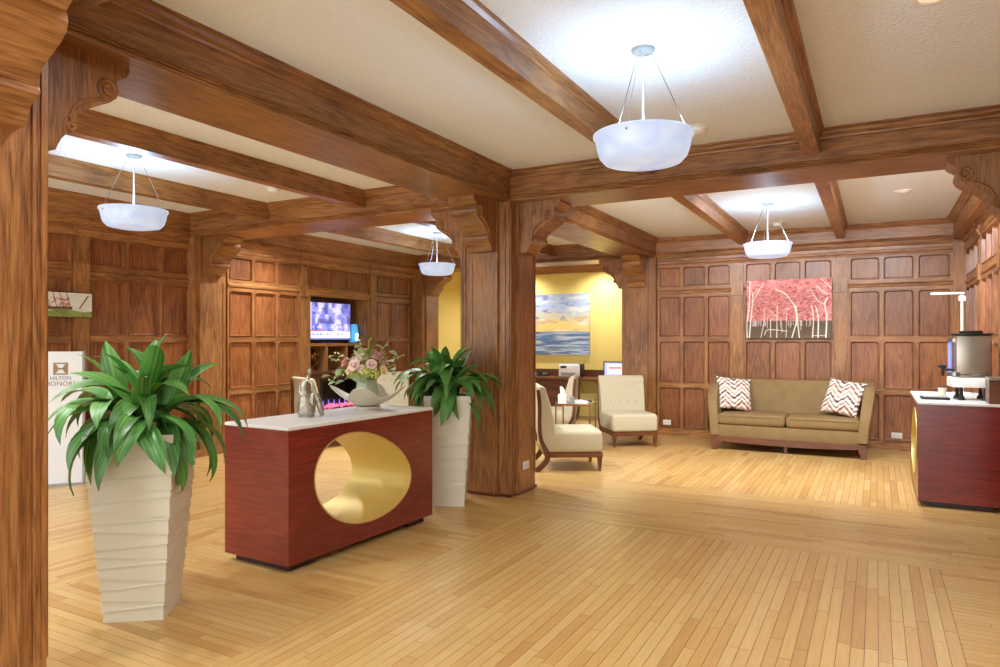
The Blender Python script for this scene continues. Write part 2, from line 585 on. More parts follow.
def beam_profile(hw, z0, z1, main=True, left=True, right=True):
    k = (0.008, 0.06) if main else (0.0, 0.03)
    if main:
        rt = [(hw, z0), (hw, z0 + 0.010), (hw + 0.009, z0 + 0.016), (hw, z0 + 0.024), (hw + 0.009, z0 + 0.032), (hw, z0 + 0.040), (hw + 0.009, z0 + 0.048), (hw - 0.006, z0 + 0.058),
              (hw - 0.006, z1 - 0.072), (hw + 0.010, z1 - 0.066), (hw + 0.014, z1 - 0.054), (hw + 0.036, z1 - 0.036), (hw + 0.044, z1 - 0.018), (hw + 0.062, z1 - 0.012), (hw + 0.062, z1)]
    else:
        rt = [(hw, z0), (hw, z1 - 0.058), (hw + 0.009, z1 - 0.052), (hw + 0.012, z1 - 0.040), (hw + 0.028, z1 - 0.022), (hw + 0.034, z1)]
    pr = list(rt) if right else [(hw, z0), (hw, z1)]
    pl = [(-x, z) for x, z in reversed(rt)] if left else [(-hw, z1), (-hw, z0)]
    return pr + pl


def beam(axis, c, a0, a1, label, hw=HW, z0=ZB, main=True, left=True, right=True):
    poly = [(c + x, z) for x, z in beam_profile(hw, z0, ZC, main, left, right)]
    o = MB().prism(poly, axis, a0, a1).build('ceiling_beam', 'oak_' + axis)
    return tag(o, label, 'ceiling beam', 'oak ceiling beams', 'structure')


def at(o, name):
    o.name = name
    return o


beam('y', XM, Y0, YC + HW, 'wide oak beam running over the line of columns')
beam('x', YB, XM + HW, 1.1, 'wide oak cross beam from centre column to right wall')
beam('x', YB, -7.5, XM - HW, 'wide oak cross beam from centre column to left wall')
beam('x', YA, XM + HW, 1.1, 'wide oak cross beam above the nearest column')
beam('x', YA, -7.5, XM - HW, 'wide oak cross beam left of the nearest column')
beam('x', YC, -7.5, XM - HW, 'wide oak cross beam before the yellow business corner')
beam('y', -7.42 - 0.1, Y0, YC - HW, 'oak beam along the top of the left wall', 0.1, left=False)
beam('y', 0.85 + 0.14, Y0, YF + 0.1, 'oak beam along the top of the right wall', 0.14, right=False)
beam('x', YF + 0.04, XM + HW, 1.1, 'oak beam along the top of the sofa wall', 0.12, right=False)
SMALL = [(-1.68, 'left'), (-0.42, 'right')]
for (a0, a1), where in zip(BAY, ('over the open floor', 'over the sofa end')):
    for x, side in SMALL:
        beam('y', x, a0, a1, 'narrow oak beam %s, %s of the pendant' % (where, side), 0.055, ZS, False)
    for x, side in ((-6.12, 'left'), (-4.72, 'right')):
        beam('y', x, a0, a1, 'narrow oak beam in the left aisle %s, %s of the pendant' % ('by the small picture' if a0 < 3 else 'by the television', side), 0.055, ZS, False)
for x, side in SMALL:
    beam('y', x, Y0, YA - HW, 'narrow oak beam nearest the entrance, %s one' % side, 0.055, ZS, False)
tag(MB().prism([(YY, 2.74), (YY - 0.03, 2.74), (YY - 0.05, 2.80), (YY - 0.10, 2.87), (YY - 0.12, 2.90), (YY, 2.90)], 'x', -8.4, -3.6).build('trim_1', 'oak_x'), 'oak crown moulding above the yellow wall', None, None, 'structure')

# ------------------------------------------------------------------ panelled walls
ROWS = [(0.115, 0.735), (0.805, 1.435), (1.500, 2.110), (2.260, 2.560)]
_pm = {}


def panel_mesh(w, h):
    key = (round(w, 3), round(h, 3))
    if key in _pm: return _pm[key]
    mb = MB()
    def loop(ins, y, c):
        x0, x1, z0, z1 = ins, w - ins, ins, h - ins
        return [(x0, y, z0), (x1, y, z0), (x1, y, z1 - c), (x1 - c, y, z1), (x0 + c, y, z1), (x0, y, z1 - c)]
    c = 0.022
    Ls = [loop(0.0, 0, 0.026), loop(0.004, -0.012, c), loop(0.011, -0.012, c), loop(0.019, 0.024, c), loop(0.024, 0.026, c)]
    vs = [p for l in Ls for p in l] + [(w, 0, h), (0, 0, h)]
    fs = [(k * 6 + i, k * 6 + (i + 1) % 6, k * 6 + 6 + (i + 1) % 6, k * 6 + 6 + i) for k in range(4) for i in range(6)]
    fs += [tuple(24 + i for i in range(6)), (2, 30, 3), (5, 4, 31)]
    _pm[key] = mb.add(vs, fs).mesh('panel', 'oak_panel', False, False)
    return _pm[key]


def wall_section(wall, x0, x1, n, rows=ROWS, z0=0.1, z1=2.58):
    """Stiles, rails and panels between x0 and x1 of a wall; face at local y=0 looking along -y."""
    e = 0.03; m = 0.042
    w = (x1 - x0 - 2 * e - (n - 1) * m) / n
    zlo = z0
    edges = [(z0, rows[0][0])] + [(rows[i][1], rows[i + 1][0]) for i in range(len(rows) - 1)] + [(rows[-1][1], z1)]
    for a, b in ((x0, x0 + e), (x1 - e, x1)):
        MB().box(a, b, 0, 0.05, z0, z1).build('stile', 'oak_z', wall)
    for i, (a, b) in enumerate(edges):
        if b - a < 0.002: continue
        mb = MB().box(x0 + e, x1 - e, 0, 0.05, a, b)
        if b - a > 0.12 and i == len(edges) - 2:      # the moulded rail below the top row
            mb.prism([(-0.0, a + 0.045), (-0.018, a + 0.052), (-0.022, a + 0.075), (-0.010, a + 0.090), (0, a + 0.10)], 'x', x0, x1)
        mb.build('rail', 'oak_x', wall)
    for k in range(n):
        px = x0 + e + k * (w + m)
        for a, b in rows:
            put('panel', panel_mesh(w, b - a), wall, (px, 0, a))
            if k: MB().box(px - m, px, 0, 0.05, a, b).build('muntin', 'oak_z', wall)


def strip_pilaster(wall, x0, x1):
    """A narrow flat pilaster with a block where the top rail meets it."""
    mb = MB().box(x0, x1, -0.02, 0.05, 0.02, 2.58)
    p = mb.build('pilaster_strip', 'oak_z', wall)
    i = 0.022
    MB().box(x0 + i, x1 - i, -0.028, -0.02, 0.2, 2.05).build('raised_field', 'oak_z', p)
    MB().box(x0 - 0.004, x1 + 0.004, -0.04, 0, 2.10, 2.27).build('block', 'oak_z', p)
    MB().box(x0 + i, x1 - i, -0.028, -0.02, 2.30, 2.54).build('raised_field', 'oak_z', p)


CORN = [(0.05, 2.575), (-0.012, 2.575), (-0.016, 2.600), (-0.030, 2.612), (-0.034, 2.640), (-0.018, 2.650), (-0.018, 2.690), (-0.040, 2.700), (-0.050, 2.732), (0.05, 2.732)]
BASE = [(0.05, 0.0), (-0.030, 0.0), (-0.030, 0.035), (-0.018, 0.045), (-0.018, 0.085), (-0.006, 0.098), (0.05, 0.105)]


def cornice(wall, x0, x1, pil=()):
    mb = MB().prism(CORN, 'x', x0, x1)
    for a, b in pil:
        mb.prism([(q[0] - 0.022, q[1]) if q[0] < 0 else q for q in CORN], 'x', a - 0.012, b + 0.012)
    mb.build('cornice', 'oak_x', wall)


def outlet(loc, rz, label):
    t = thing('wall_outlet', label, 'outlet', loc, rz, 'white wall outlets')
    MB().rbox(-0.062, 0.062, -0.008, 0.002, -0.038, 0.038, 0.004, 2).build('cover_plate', 'white', t)
    for s in (-1, 1):
        so = MB().rbox(s * 0.028 - 0.017, s * 0.028 + 0.017, -0.011, -0.004, -0.016, 0.016, 0.003, 1).build('socket', 'white', t)
        MB().box(s * 0.028 - 0.006, s * 0.028 - 0.003, -0.0115, -0.010, -0.006, 0.006).box(s * 0.028 + 0.003, s * 0.028 + 0.006, -0.0115, -0.010, -0.006, 0.006).build('slot', 'dark', so)
    return t


# far wall behind the sofa
wf = struct('wall_far', MB().box(-2.97, 1.2, 0.045, 0.25, 0, 3.05), 'oak_x', 'panelled oak wall behind the sofa')
wf.location = (0, YF, 0)
wall_section(wf, -2.955, -1.85, 3)
wall_section(wf, -1.69, -0.505, 3)
wall_section(wf, -0.34, 0.86, 3)
FP = [(-1.85, -1.69), (-0.505, -0.34)]
for a, b in FP: strip_pilaster(wf, a, b)
cornice(wf, -2.955, 0.99, FP)
MB().box(0.86, 1.0, -0.05, 0.05, 0, 2.73).build('corner_post', 'oak_z', wf)
bf = struct('baseboard_far', MB().prism(BASE, 'x', -2.955, 0.97), 'oak_x', 'dark oak baseboard behind the sofa')
bf.location = (0, YF, 0)

# left wall with the built-in niche
NY0, NY1, NZ0, NZ1 = 7.72, 9.04, 0.30, 2.13
wl = struct('wall_left', MB().box(Y0, NY0, 0.045, 0.25, 0, 3.05).box(NY1, YC - HW, 0.045, 0.25, 0, 3.05).box(NY0, NY1, 0.045, 0.25, NZ1, 3.05).box(NY0, NY1, 0.045, 0.25, 0, NZ0), 'oak_x', 'panelled oak wall with the television niche')
wl.location = (XL, 0, 0); wl.rotation_euler = (0, 0, PI / 2)
wall_section(wl, 1.45, 2.80, 3)
wall_section(wl, 2.95, 4.24, 3)
wall_section(wl, 4.39, 5.70, 3)
wall_section(wl, 6.22, 7.50, 3)
wall_section(wl, 7.66, 9.10, 3, [ROWS[3]], 2.215, 2.58)
wall_section(wl, 9.28, 10.28, 2)
LP = [(2.80, 2.95), (4.24, 4.39), (7.50, 7.66), (9.10, 9.28)]
for a, b in LP: strip_pilaster(wl, a, b)
cornice(wl, 0.0, 10.37, LP)
bl = struct('baseboard_left', MB().prism(BASE, 'x', 1.45, 10.37), 'oak_x', 'dark oak baseboard of the left wall')
bl.location = (XL, 0, 0); bl.rotation_euler = (0, 0, PI / 2)

# right wall
wr = struct('wall_right', MB().box(-YF, -Y0, 0.045, 0.25, 0, 3.05), 'oak_x', 'panelled oak wall behind the coffee console')
wr.location = (XR, 0, 0); wr.rotation_euler = (0, 0, -PI / 2)
for a, b in ((6.22, 7.52), (7.66, 8.96), (9.10, 10.40)):
    wall_section(wr, -b, -a, 3)
wall_section(wr, -5.72, -4.42, 3)
wall_section(wr, -4.28, -2.98, 3)
RP = [(-7.66, -7.52), (-9.10, -8.96), (-4.42, -4.28)]
for a, b in RP: strip_pilaster(wr, a, b)
cornice(wr, -10.40, -2.98, RP)
br = struct('baseboard_right', MB().prism(BASE, 'x', -10.40, -2.98), 'oak_x', 'dark oak baseboard of the right wall')
br.location = (XR, 0, 0); br.rotation_euler = (0, 0, -PI / 2)

# yellow business corner
struct('wall_yellow', MB().box(-8.5, -3.0, YY, YY + 0.15, 0, 3.0), 'yellow', 'yellow painted wall behind the writing desk')
struct('wall_yellow_left', MB().box(-7.70, -7.55, YC + HW, YY, 0, 3.0), 'yellow', 'yellow painted side wall beyond the television wall')
struct('wall_yellow_right', MB().box(-3.25, -3.0, YC + HW, YY, 0, 3.0), 'yellow', 'yellow painted side wall hidden behind the far column')

# ------------------------------------------------------------------ columns and corbels
def corbel_meshes(width=0.27):
    H0 = 0.0
    prof = [(0.0, 0.0), (0.50, 0.0), (0.505, -0.020), (0.485, -0.055), (0.440, -0.085), (0.425, -0.100)]
    prof += [(0.432, -0.112), (0.440, -0.150), (0.425, -0.190), (0.385, -0.225), (0.320, -0.262), (0.255, -0.300), (0.205, -0.345), (0.185, -0.385)]
    prof += [(0.205, -0.395), (0.205, -0.425), (0.180, -0.440), (0.150, -0.455), (0.125, -0.485), (0.108, -0.520), (0.095, -0.550), (0.0, -0.555)]
    mb = MB().prism([(x, z) for x, z in prof], 'y', -width / 2, width / 2)
    body = mb.mesh('corbel', 'oak_z', True)
    body.materials.append(M['oak_y'])
    for p in body.polygons:
        if abs(p.normal.y) < 0.5: p.material_index = 1
    def spiral(cx, cz, r0, turns, a0, sgn):
        pts = []
        n = int(turns * 16)
        for i in range(n + 1):
            t = i / n
            r = r0 * (1 - 0.80 * t)
            a = a0 + sgn * turns * 2 * PI * t
            pts.append((cx + r * math.cos(a), 0, cz + r * math.sin(a)))
        return pts
    sw = MB()
    up = spiral(0.375, -0.150, 0.058, 1.5, PI * 1.45, -1)
    stem = smooth_path([(0.165, 0, -0.37), (0.19, 0, -0.31), (0.24, 0, -0.262), (0.31, 0, -0.226), (0.36, 0, -0.208)], 5)
    lo = spiral(0.172, -0.410, 0.030, 1.3, PI * 0.6, -1)
    for path, r in ((stem + up, 0.009), (lo, 0.007)):
        sw.tube(path, r * 1.3, 6)
    scroll = sw.mesh('scroll', 'oak_z', True)
    return body, scroll


CB, CS = corbel_meshes()


def corbel(parent, loc, rz):
    c = put('corbel', CB, parent, loc, rz, (0.82, 1.0, 0.84))
    for s in (-1, 1):
        put('scroll', CS, c, (0, s * 0.135, 0))


def column(x, y, label, faces):
    """faces: string of n e s w for the sides that carry pilaster and corbel."""
    h = HW
    core = MB().box(-h, h, -h, h, 0, ZB).build('column', 'oak_z')
    core.location = (x, y, 0)
    tag(core, label, 'column', 'oak columns', 'structure')
    ANG = {'e': 0, 'n': PI / 2, 'w': PI, 's': -PI / 2}
    ph = 0.15
    pil = MB().box(h, h + 0.03, -ph, ph, 0, ZB).box(h + 0.03, h + 0.036, -ph, -ph + 0.03, 0.10, 2.18).box(h + 0.03, h + 0.036, ph - 0.03, ph, 0.10, 2.18).mesh('pilaster', 'oak_z')
    bead = MB()
    for s in (-1, 1):
        bead.box(h, h + 0.008, s * (h - 0.012) - 0.010, s * (h - 0.012) + 0.010, 0.16, 2.66)
        bead.box(h, h + 0.010, s * (h - 0.050) - 0.006, s * (h - 0.050) + 0.006, 0.16, 2.66)
    bead = bead.mesh('corner_bead', 'oak_z')
    q = h + 0.014; p = h + 0.044
    foot = MB().box(h - 0.02, q, -q, q, 0, 0.022).box(h, p, -ph - 0.012, ph + 0.012, 0, 0.022).mesh('base_moulding', 'walnut_x')
    for f in faces:
        a = ANG[f]
        put('pilaster', pil, core, None, a)
        put('corner_bead', bead, core, None, a)
        put('base_moulding', foot, core, None, a)
        corbel(core, ((h + 0.028) * math.cos(a), (h + 0.028) * math.sin(a), ZB), a)
    return core


column(XM, YB, 'oak column in the middle of the room behind the planter', 'esw')
column(XM, YA, 'oak column filling the left edge of the picture', 'en')
column(XM, YC, 'oak column at the corner of the sofa wall', 'sw')


def wall_pier(x, y, a, label, hw=0.185, dep=0.11):
    """An engaged pilaster with a corbel, standing on a wall; faces along angle a."""
    o = MB().box(-0.05, dep, -hw - 0.05, hw + 0.05, 0, ZB).build('wall_pier', 'oak_z')
    o.location = (x, y, 0); o.rotation_euler = (0, 0, a)
    tag(o, label, 'pilaster', 'oak wall piers', 'structure')
    MB().box(dep, dep + 0.04, -hw, hw, 0, ZB).build('pilaster', 'oak_z', o)
    MB().box(dep + 0.04, dep + 0.046, -hw, -hw + 0.03, 0.1, 2.18).box(dep + 0.04, dep + 0.046, hw - 0.03, hw, 0.1, 2.18).build('edge_bead', 'oak_z', o)
    MB().box(-0.05, dep + 0.055, -hw - 0.06, hw + 0.06, 0, 0.09).build('base_moulding', 'oak_y', o)
    corbel(o, (dep + 0.038, 0, ZB), a * 0)
    return o


wall_pier(XL, YB, 0, 'oak pier on the left wall beside the tall planter')
pfar = MB().box(-7.75, -7.30, YC - HW, YC + HW, 0, ZB).build('wall_pier', 'oak_z')
tag(pfar, 'oak pier ending the television wall beside yellow wall', 'pilaster', 'oak wall piers', 'structure')
MB().box(-7.30, -7.27, YC - 0.17, YC + 0.17, 0, ZB).build('pilaster', 'oak_z', pfar)
MB().box(-7.72, -7.34, YC - HW - 0.03, YC - HW, 0, ZB).build('pilaster', 'oak_z', pfar)
corbel(pfar, (-7.272, YC, ZB), 0)
wall_pier(XR, YB, PI, 'oak pier on the right wall, mostly out of frame')

outlet((XM + HW + 0.032, 5.86, 0.26), PI / 2, 'white outlet low on the centre column')
outlet((-2.81, YF - 0.004 + 0.02, 0.19), 0, 'white outlet in the sofa wall beside the cream chair')
outlet((0.24, YF - 0.004 + 0.02, 0.19), 0, 'white outlet in the sofa wall right of the sofa')

# ================================================================== LAMPS
def pendant(x, y, label):
    t = thing('pendant_lamp', label, 'lamp', (x, y, 0), 0, 'glass bowl pendants')
    z0 = 2.385
    prof = [(0.0, z0), (0.15, z0 + 0.002), (0.205, z0 + 0.014), (0.232, z0 + 0.045), (0.244, z0 + 0.085), (0.254, z0 + 0.135), (0.265, z0 + 0.147), (0.265, z0 + 0.158),
            (0.250, z0 + 0.158), (0.238, z0 + 0.085), (0.222, z0 + 0.05), (0.19, z0 + 0.024), (0.0, z0 + 0.016)]
    MB().lathe(prof, 40, closed_ends=False).build('bowl', 'bowl', t, True)
    MB().lathe([(0.0, 2.978), (0.05, 2.979), (0.062, 2.988), (0.065, 3.0), (0, 3.0)], 20, closed_ends=False).build('canopy', 'grey', t, True)
    MB().tube([(0, 0, z0 + 0.02), (0, 0, 2.97)], 0.006, 8).build('stem', 'white', t, True)
    for k in range(3):
        a = 0.5 + k * 2 * PI / 3
        w = MB().tube([(0.258 * math.cos(a), 0.258 * math.sin(a), z0 + 0.145), (0.045 * math.cos(a), 0.045 * math.sin(a), 2.985)], 0.0025, 6).build('cable', 'chrome', t)
        MB().sphere((0.262 * math.cos(a), 0.262 * math.sin(a), z0 + 0.125), 0.007, 8, 5).build('cable_knob', 'chrome', w, True)
    ld = bpy.data.lights.new('bulb', 'POINT')
    ld.energy = PENDANT_W; ld.color = COOL; ld.shadow_soft_size = 0.09
    l = bpy.data.objects.new('bulb', ld); COL.objects.link(l); l.parent = t; l.location = (0, 0, z0 + 0.12)
    return t


pendant(-1.09, 3.58, 'large glass bowl pendant nearest the camera, centre of the ceiling')
pendant(-1.08, 8.30, 'glass bowl pendant in front of the sofa wall')
pendant(-5.46, 3.58, 'glass bowl pendant at left, above the tall planter')
pendant(-5.55, 8.25, 'glass bowl pendant farthest away, left of the centre column')


def downlight(x, y, label, z=ZC, power=1.0, tilt=0.0):
    t = thing('downlight', label, 'ceiling light', (x, y, z), 0, 'recessed downlights')
    MB().lathe([(0.055, -0.002), (0.06, -0.006), (0.082, -0.004), (0.085, 0.0), (0.055, 0.0)], 24, closed_ends=False).build('trim_ring', 'white', t, True)
    MB().lathe([(0, -0.001), (0.055, -0.001)], 20, closed_ends=False).build('lens', 'led', t)
    ld = bpy.data.lights.new('beam', 'SPOT')
    ld.energy = DOWNLIGHT_W * power; ld.color = WARM; ld.spot_size = math.radians(150); ld.spot_blend = 0.9; ld.shadow_soft_size = 0.07
    l = bpy.data.objects.new('beam', ld); COL.objects.link(l); l.parent = t; l.location = (0, 0, -0.015)
    if tilt:
        l.rotation_euler = (tilt, 0, 0); ld.spot_size = math.radians(125)
    return t


downlight(0.22, 3.66, 'recessed downlight at the top edge, right of the narrow beam')
downlight(0.246, 8.28, 'recessed downlight above the coffee console')
for yy, where, pw_ in ((1.85, 'nearest the camera', 0.35), (6.62, 'just beyond the wide cross beam', 1.45)):  # unseen fixtures added for fill light; far main-bay ones tilt at the sofa wall
    for x, side in ((0.22, 'in the right hand bay'), (-1.05, 'in the middle bay'), (-2.30, 'in the bay by the columns'), (-4.10, 'in the aisle bay by the columns'), (-5.42, 'in the middle aisle bay'), (-6.75, 'in the bay by the left wall')):
        downlight(x, yy, 'added recessed fill downlight %s, %s' % (side, where), ZC, (0.8 if yy < 3 and x < -3.5 else pw_ * (1.25 if yy > 3 and x > -3 else 1.0)), (math.radians(48) if yy > 3 and x > -3 else 0.0))
downlight(-4.45, 11.85, 'recessed downlight washing the yellow wall right of the seascape', 2.90)
downlight(-6.2, 11.85, 'added fill downlight brightening the seascape from the left', 2.90)  # added to brighten the painting, no fixture is seen here


def detector(x, y, label):
    t = thing('smoke_detector', label, 'smoke detector', (x, y, ZC), 0, 'ceiling smoke detectors')
    MB().lathe([(0, -0.012), (0.075, -0.012), (0.085, 0.0), (0, 0)], 24, closed_ends=False).build('base', 'white', t, True)
    MB().lathe([(0, -0.052), (0.03, -0.050), (0.055, -0.038), (0.062, -0.012), (0, -0.012)], 24, closed_ends=False).build('dome', 'white', t, True)


detector(-1.14, 5.08, 'white smoke detector right of the nearest pendant')
detector(-1.14, 9.75, 'white smoke detector behind the sofa end pendant')
detector(-5.40, 5.05, 'white smoke detector in the left aisle ceiling')

# ================================================================== CONSOLES
CX, CY, CT = 0.298, 0.745, 0.91      # half depth, half length, height


def egg(n=72, grow=0.0):
    out = []
    for i in range(n):
        a = 2 * PI * i / n
        yy = -0.03 + (0.50 + grow) * math.cos(a)
        zz = 0.482 + (0.315 + grow) * math.sin(a) * (1 - 0.13 * math.cos(a)) - 0.070 * math.cos(a)
        out.append((yy, zz))
    return out


def make_console(label):
    t = thing('console_table', label, 'console table', (-3.446, 3.84, 0), math.radians(-2), 'red consoles with oval holes')
    z0, z1 = 0.05, CT - 0.022
    e = egg(); cy, cz = -0.03, 0.482
    rect = []
    cor = [math.atan2(z - cz, yy - cy) for yy, z in ((CY, z1), (-CY, z1), (-CY, z0), (CY, z0))]
    for yy, z in e:
        dy, dz = yy - cy, z - cz
        k = min((CY - cy) / dy if dy > 1e-9 else 9e9, (-CY - cy) / dy if dy < -1e-9 else 9e9, (z1 - cz) / dz if dz > 1e-9 else 9e9, (z0 - cz) / dz if dz < -1e-9 else 9e9)
        rect.append([cy + dy * k, cz + dz * k])
    for cyy, czz in ((CY, z1), (-CY, z1), (-CY, z0), (CY, z0)):
        j = min(range(len(rect)), key=lambda i: abs(math.atan2(rect[i][1] - cz, rect[i][0] - cy) - math.atan2(czz - cz, cyy - cy)))
        rect[j] = [cyy, czz]
    n = len(e); mb = MB()
    vs = [(x, *p) for x in (-CX, CX) for p in rect] + [(x, *p) for x in (-CX, CX) for p in e]
    fs = []
    for i in range(n):
        j = (i + 1) % n
        fs += [(i, j, 2 * n + j, 2 * n + i), (n + i, 3 * n + i, 3 * n + j, n + j), (i, n + i, n + j, j)]
    mb.add(vs, fs).build('body', 'mahogany', t)
    g = egg(72, 0.002); gi = egg(72, -0.006)
    vs = [(x, *p) for x in (-CX - 0.003, CX + 0.003) for p in g] + [(x, *p) for x in (-CX - 0.003, CX + 0.003) for p in gi]
    fs = []
    for i in range(n):
        j = (i + 1) % n
        fs += [(2 * n + i, 2 * n + j, 3 * n + j, 3 * n + i), (i, 2 * n + i, 2 * n + j, j), (n + i, n + j, 3 * n + j, 3 * n + i), (i, j, n + j, n + i)]
    MB().add(vs, fs).build('hole_liner', 'gold', t, True)
    MB().rbox(-CX - 0.003, CX + 0.003, -CY - 0.003, CY + 0.003, z1, CT, 0.004, 2).build('top_slab', 'quartz', t)
    for s in (-1, 1):
        MB().box(-CX + 0.05, CX - 0.05, s * (CY - 0.15) - 0.10, s * (CY - 0.15) + 0.10, 0, z0).build('plinth', 'mahogany_dark', t)
    return t


con = make_console('dark red console with an oval gold hole, vase of flowers on top')
dup(con, (0.321 + CX, 7.011 + CY, 0), 0, 'dark red console against the right wall under the coffee urn')

# ================================================================== PLANTERS AND PLANTS
def make_planter(label, x, y, rz, side0, side1, hgt, seed):
    t = thing('potted_plant', label, 'potted plant', (x, y, 0), rz, 'white planters with dracaena')
    rr = random.Random(seed)
    pot = MB().taper(0, 0, 0.0, side0 / 2 - 0.012, side0 / 2 - 0.012, hgt - 0.07, side1 / 2 - 0.022, side1 / 2 - 0.022).build('pot', 'pot', t)
    nt_ = 17
    def bound(k):
        z = hgt * k / nt_
        if k == 0 or k == nt_: return [z] * 4
        a = (0.015 if k % 2 else -0.015) * rr.uniform(0.6, 1.2)
        b = rr.choice((-1, 1)) * 0.009
        return [z - a - b, z + a - b, z + a + b, z - a + b]
    bs = [bound(k) for k in range(nt_ + 1)]
    half = lambda z: (side0 + (side1 - side0) * z / hgt) / 2
    SG = ((-1, -1), (1, -1), (1, 1), (-1, 1))
    for k in range(nt_):
        vs = []
        for b, off in ((bs[k], 0.0045), (bs[k + 1], -0.004)):
            for (sx, sy), z in zip(SG, b):
                hh = half(z) + off; vs.append((sx * hh, sy * hh, z))
        for b, off in ((bs[k], -0.03), (bs[k + 1], -0.03)):
            for (sx, sy), z in zip(SG, b):
                hh = half(z) + off; vs.append((sx * hh, sy * hh, z))
        fs = []
        for i in range(4):
            j = (i + 1) % 4
            fs += [(i, j, 4 + j, 4 + i), (8 + j, 8 + i, 12 + i, 12 + j), (4 + i, 4 + j, 12 + j, 12 + i), (j, i, 8 + i, 8 + j)]
        MB().add(vs, fs).build('tier', 'pot', pot)
    s_ = side1 / 2 - 0.03
    MB().box(-s_, s_, -s_, s_, hgt - 0.08, hgt - 0.03).build('soil', 'soil', t)
    return t


def leaf_mesh(L, Wd, e0, droop, pw, seed):
    rr = random.Random(seed)
    n = 13
    vs, fs = [], []
    px, pz = 0.0, 0.0
    tw = rr.uniform(-0.25, 0.25); side = rr.uniform(-0.10, 0.10)
    for i in range(n + 1):
        s = i / n
        e = e0 - droop * s ** pw
        if i:
            px += L / n * math.cos(e); pz += L / n * math.sin(e)
        w = Wd * (0.30 + 0.70 * min(1, s / 0.35) ** 0.8) * (1 - max(0, (s - 0.5) / 0.5) ** 1.9) * 0.5
        w = max(w, 0.0008)
        a = tw * s * 2
        nx, nz = -math.sin(e), math.cos(e)
        up = 0.30 * w + 0.004 * math.sin(9 * s + seed)
        cyy = side * s * s * L
        for q in (-1, 0, 1):
            lift = up if q else 0
            vs.append((px + nx * (lift + q * w * math.sin(a) * 0.6), cyy + q * w * math.cos(a), pz + nz * (lift + q * w * math.sin(a) * 0.6)))
    for i in range(n):
        for q in (0, 1):
            fs.append((i * 3 + q, i * 3 + q + 1, i * 3 + q + 4, i * 3 + q + 3))
    return MB().add(vs, fs).mesh('leaf', 'leaf', 2, False)


UP = [leaf_mesh(0.36 + 0.02 * k, 0.105, 1.45 - 0.13 * k, 0.45 + 0.2 * k, 1.6, k) for k in range(4)]
MID = [leaf_mesh(0.44 + 0.02 * k, 0.108, 0.95 - 0.06 * k, 1.7 + 0.12 * k, 1.3, 10 + k) for k in range(5)]
LOW = [leaf_mesh(0.42 + 0.025 * k, 0.105, 0.55 - 0.08 * k, 1.75 + 0.10 * k, 1.0, 20 + k) for k in range(5)]


def foliage(t, zs, seed, k=1.0, spread=0.09, shy=None):
    rr = random.Random(seed)
    heads = [(0.0, 0.0, 0.17), (spread, 0.03, 0.10), (-spread, -0.02, 0.12), (0.01, -spread, 0.07), (-0.02, spread, 0.08)]
    for hi, (hx, hy, hz) in enumerate(heads):
        MB().tube([(hx * 0.6, hy * 0.6, zs - 0.03), (hx, hy, zs + hz + 0.03)], 0.013, 8).build('cane', 'stem_green', t, True)
        for pool, cnt, dz in ((UP, 5 if hi == 0 else 3, 0.02), (MID, 6 if hi == 0 else 5, 0.0), (LOW, 6 if hi == 0 else 5, -0.02)):
            a0 = rr.uniform(0, 6.28)
            for j in range(cnt):
                a = a0 + 2 * PI * j / cnt + rr.uniform(-0.35, 0.35)
                if hi and pool is not UP:
                    out = math.atan2(hy, hx)
                    a = out + rr.uniform(-1.5, 1.5)
                if shy is not None and pool is not UP and math.cos(a + t.rotation_euler.z - shy) > 0.45:
                    a += PI * rr.uniform(0.6, 1.4)
                o = put('leaf', rr.choice(pool), t, (hx, hy, zs + hz + dz + rr.uniform(-0.015, 0.03)), a)
                q = k * rr.uniform(0.85, 1.12)
                o.scale = (q, q * rr.uniform(0.8, 1.15), q)
                o.rotation_euler = (rr.uniform(-0.35, 0.35), rr.uniform(-0.15, 0.22), a)


P1 = make_planter('tall ridged white planter with leafy green dracaena, beside the nearest column', -3.445, 2.315, math.radians(37), 0.285, 0.44, 0.965, 3)
foliage(P1, 0.93, 11)
P2 = make_planter('tall ridged white planter with dracaena between console and centre column', -3.34, 5.16, math.radians(28), 0.28, 0.41, 0.965, 8)
foliage(P2, 0.93, 29, 0.97, 0.09, PI / 2)

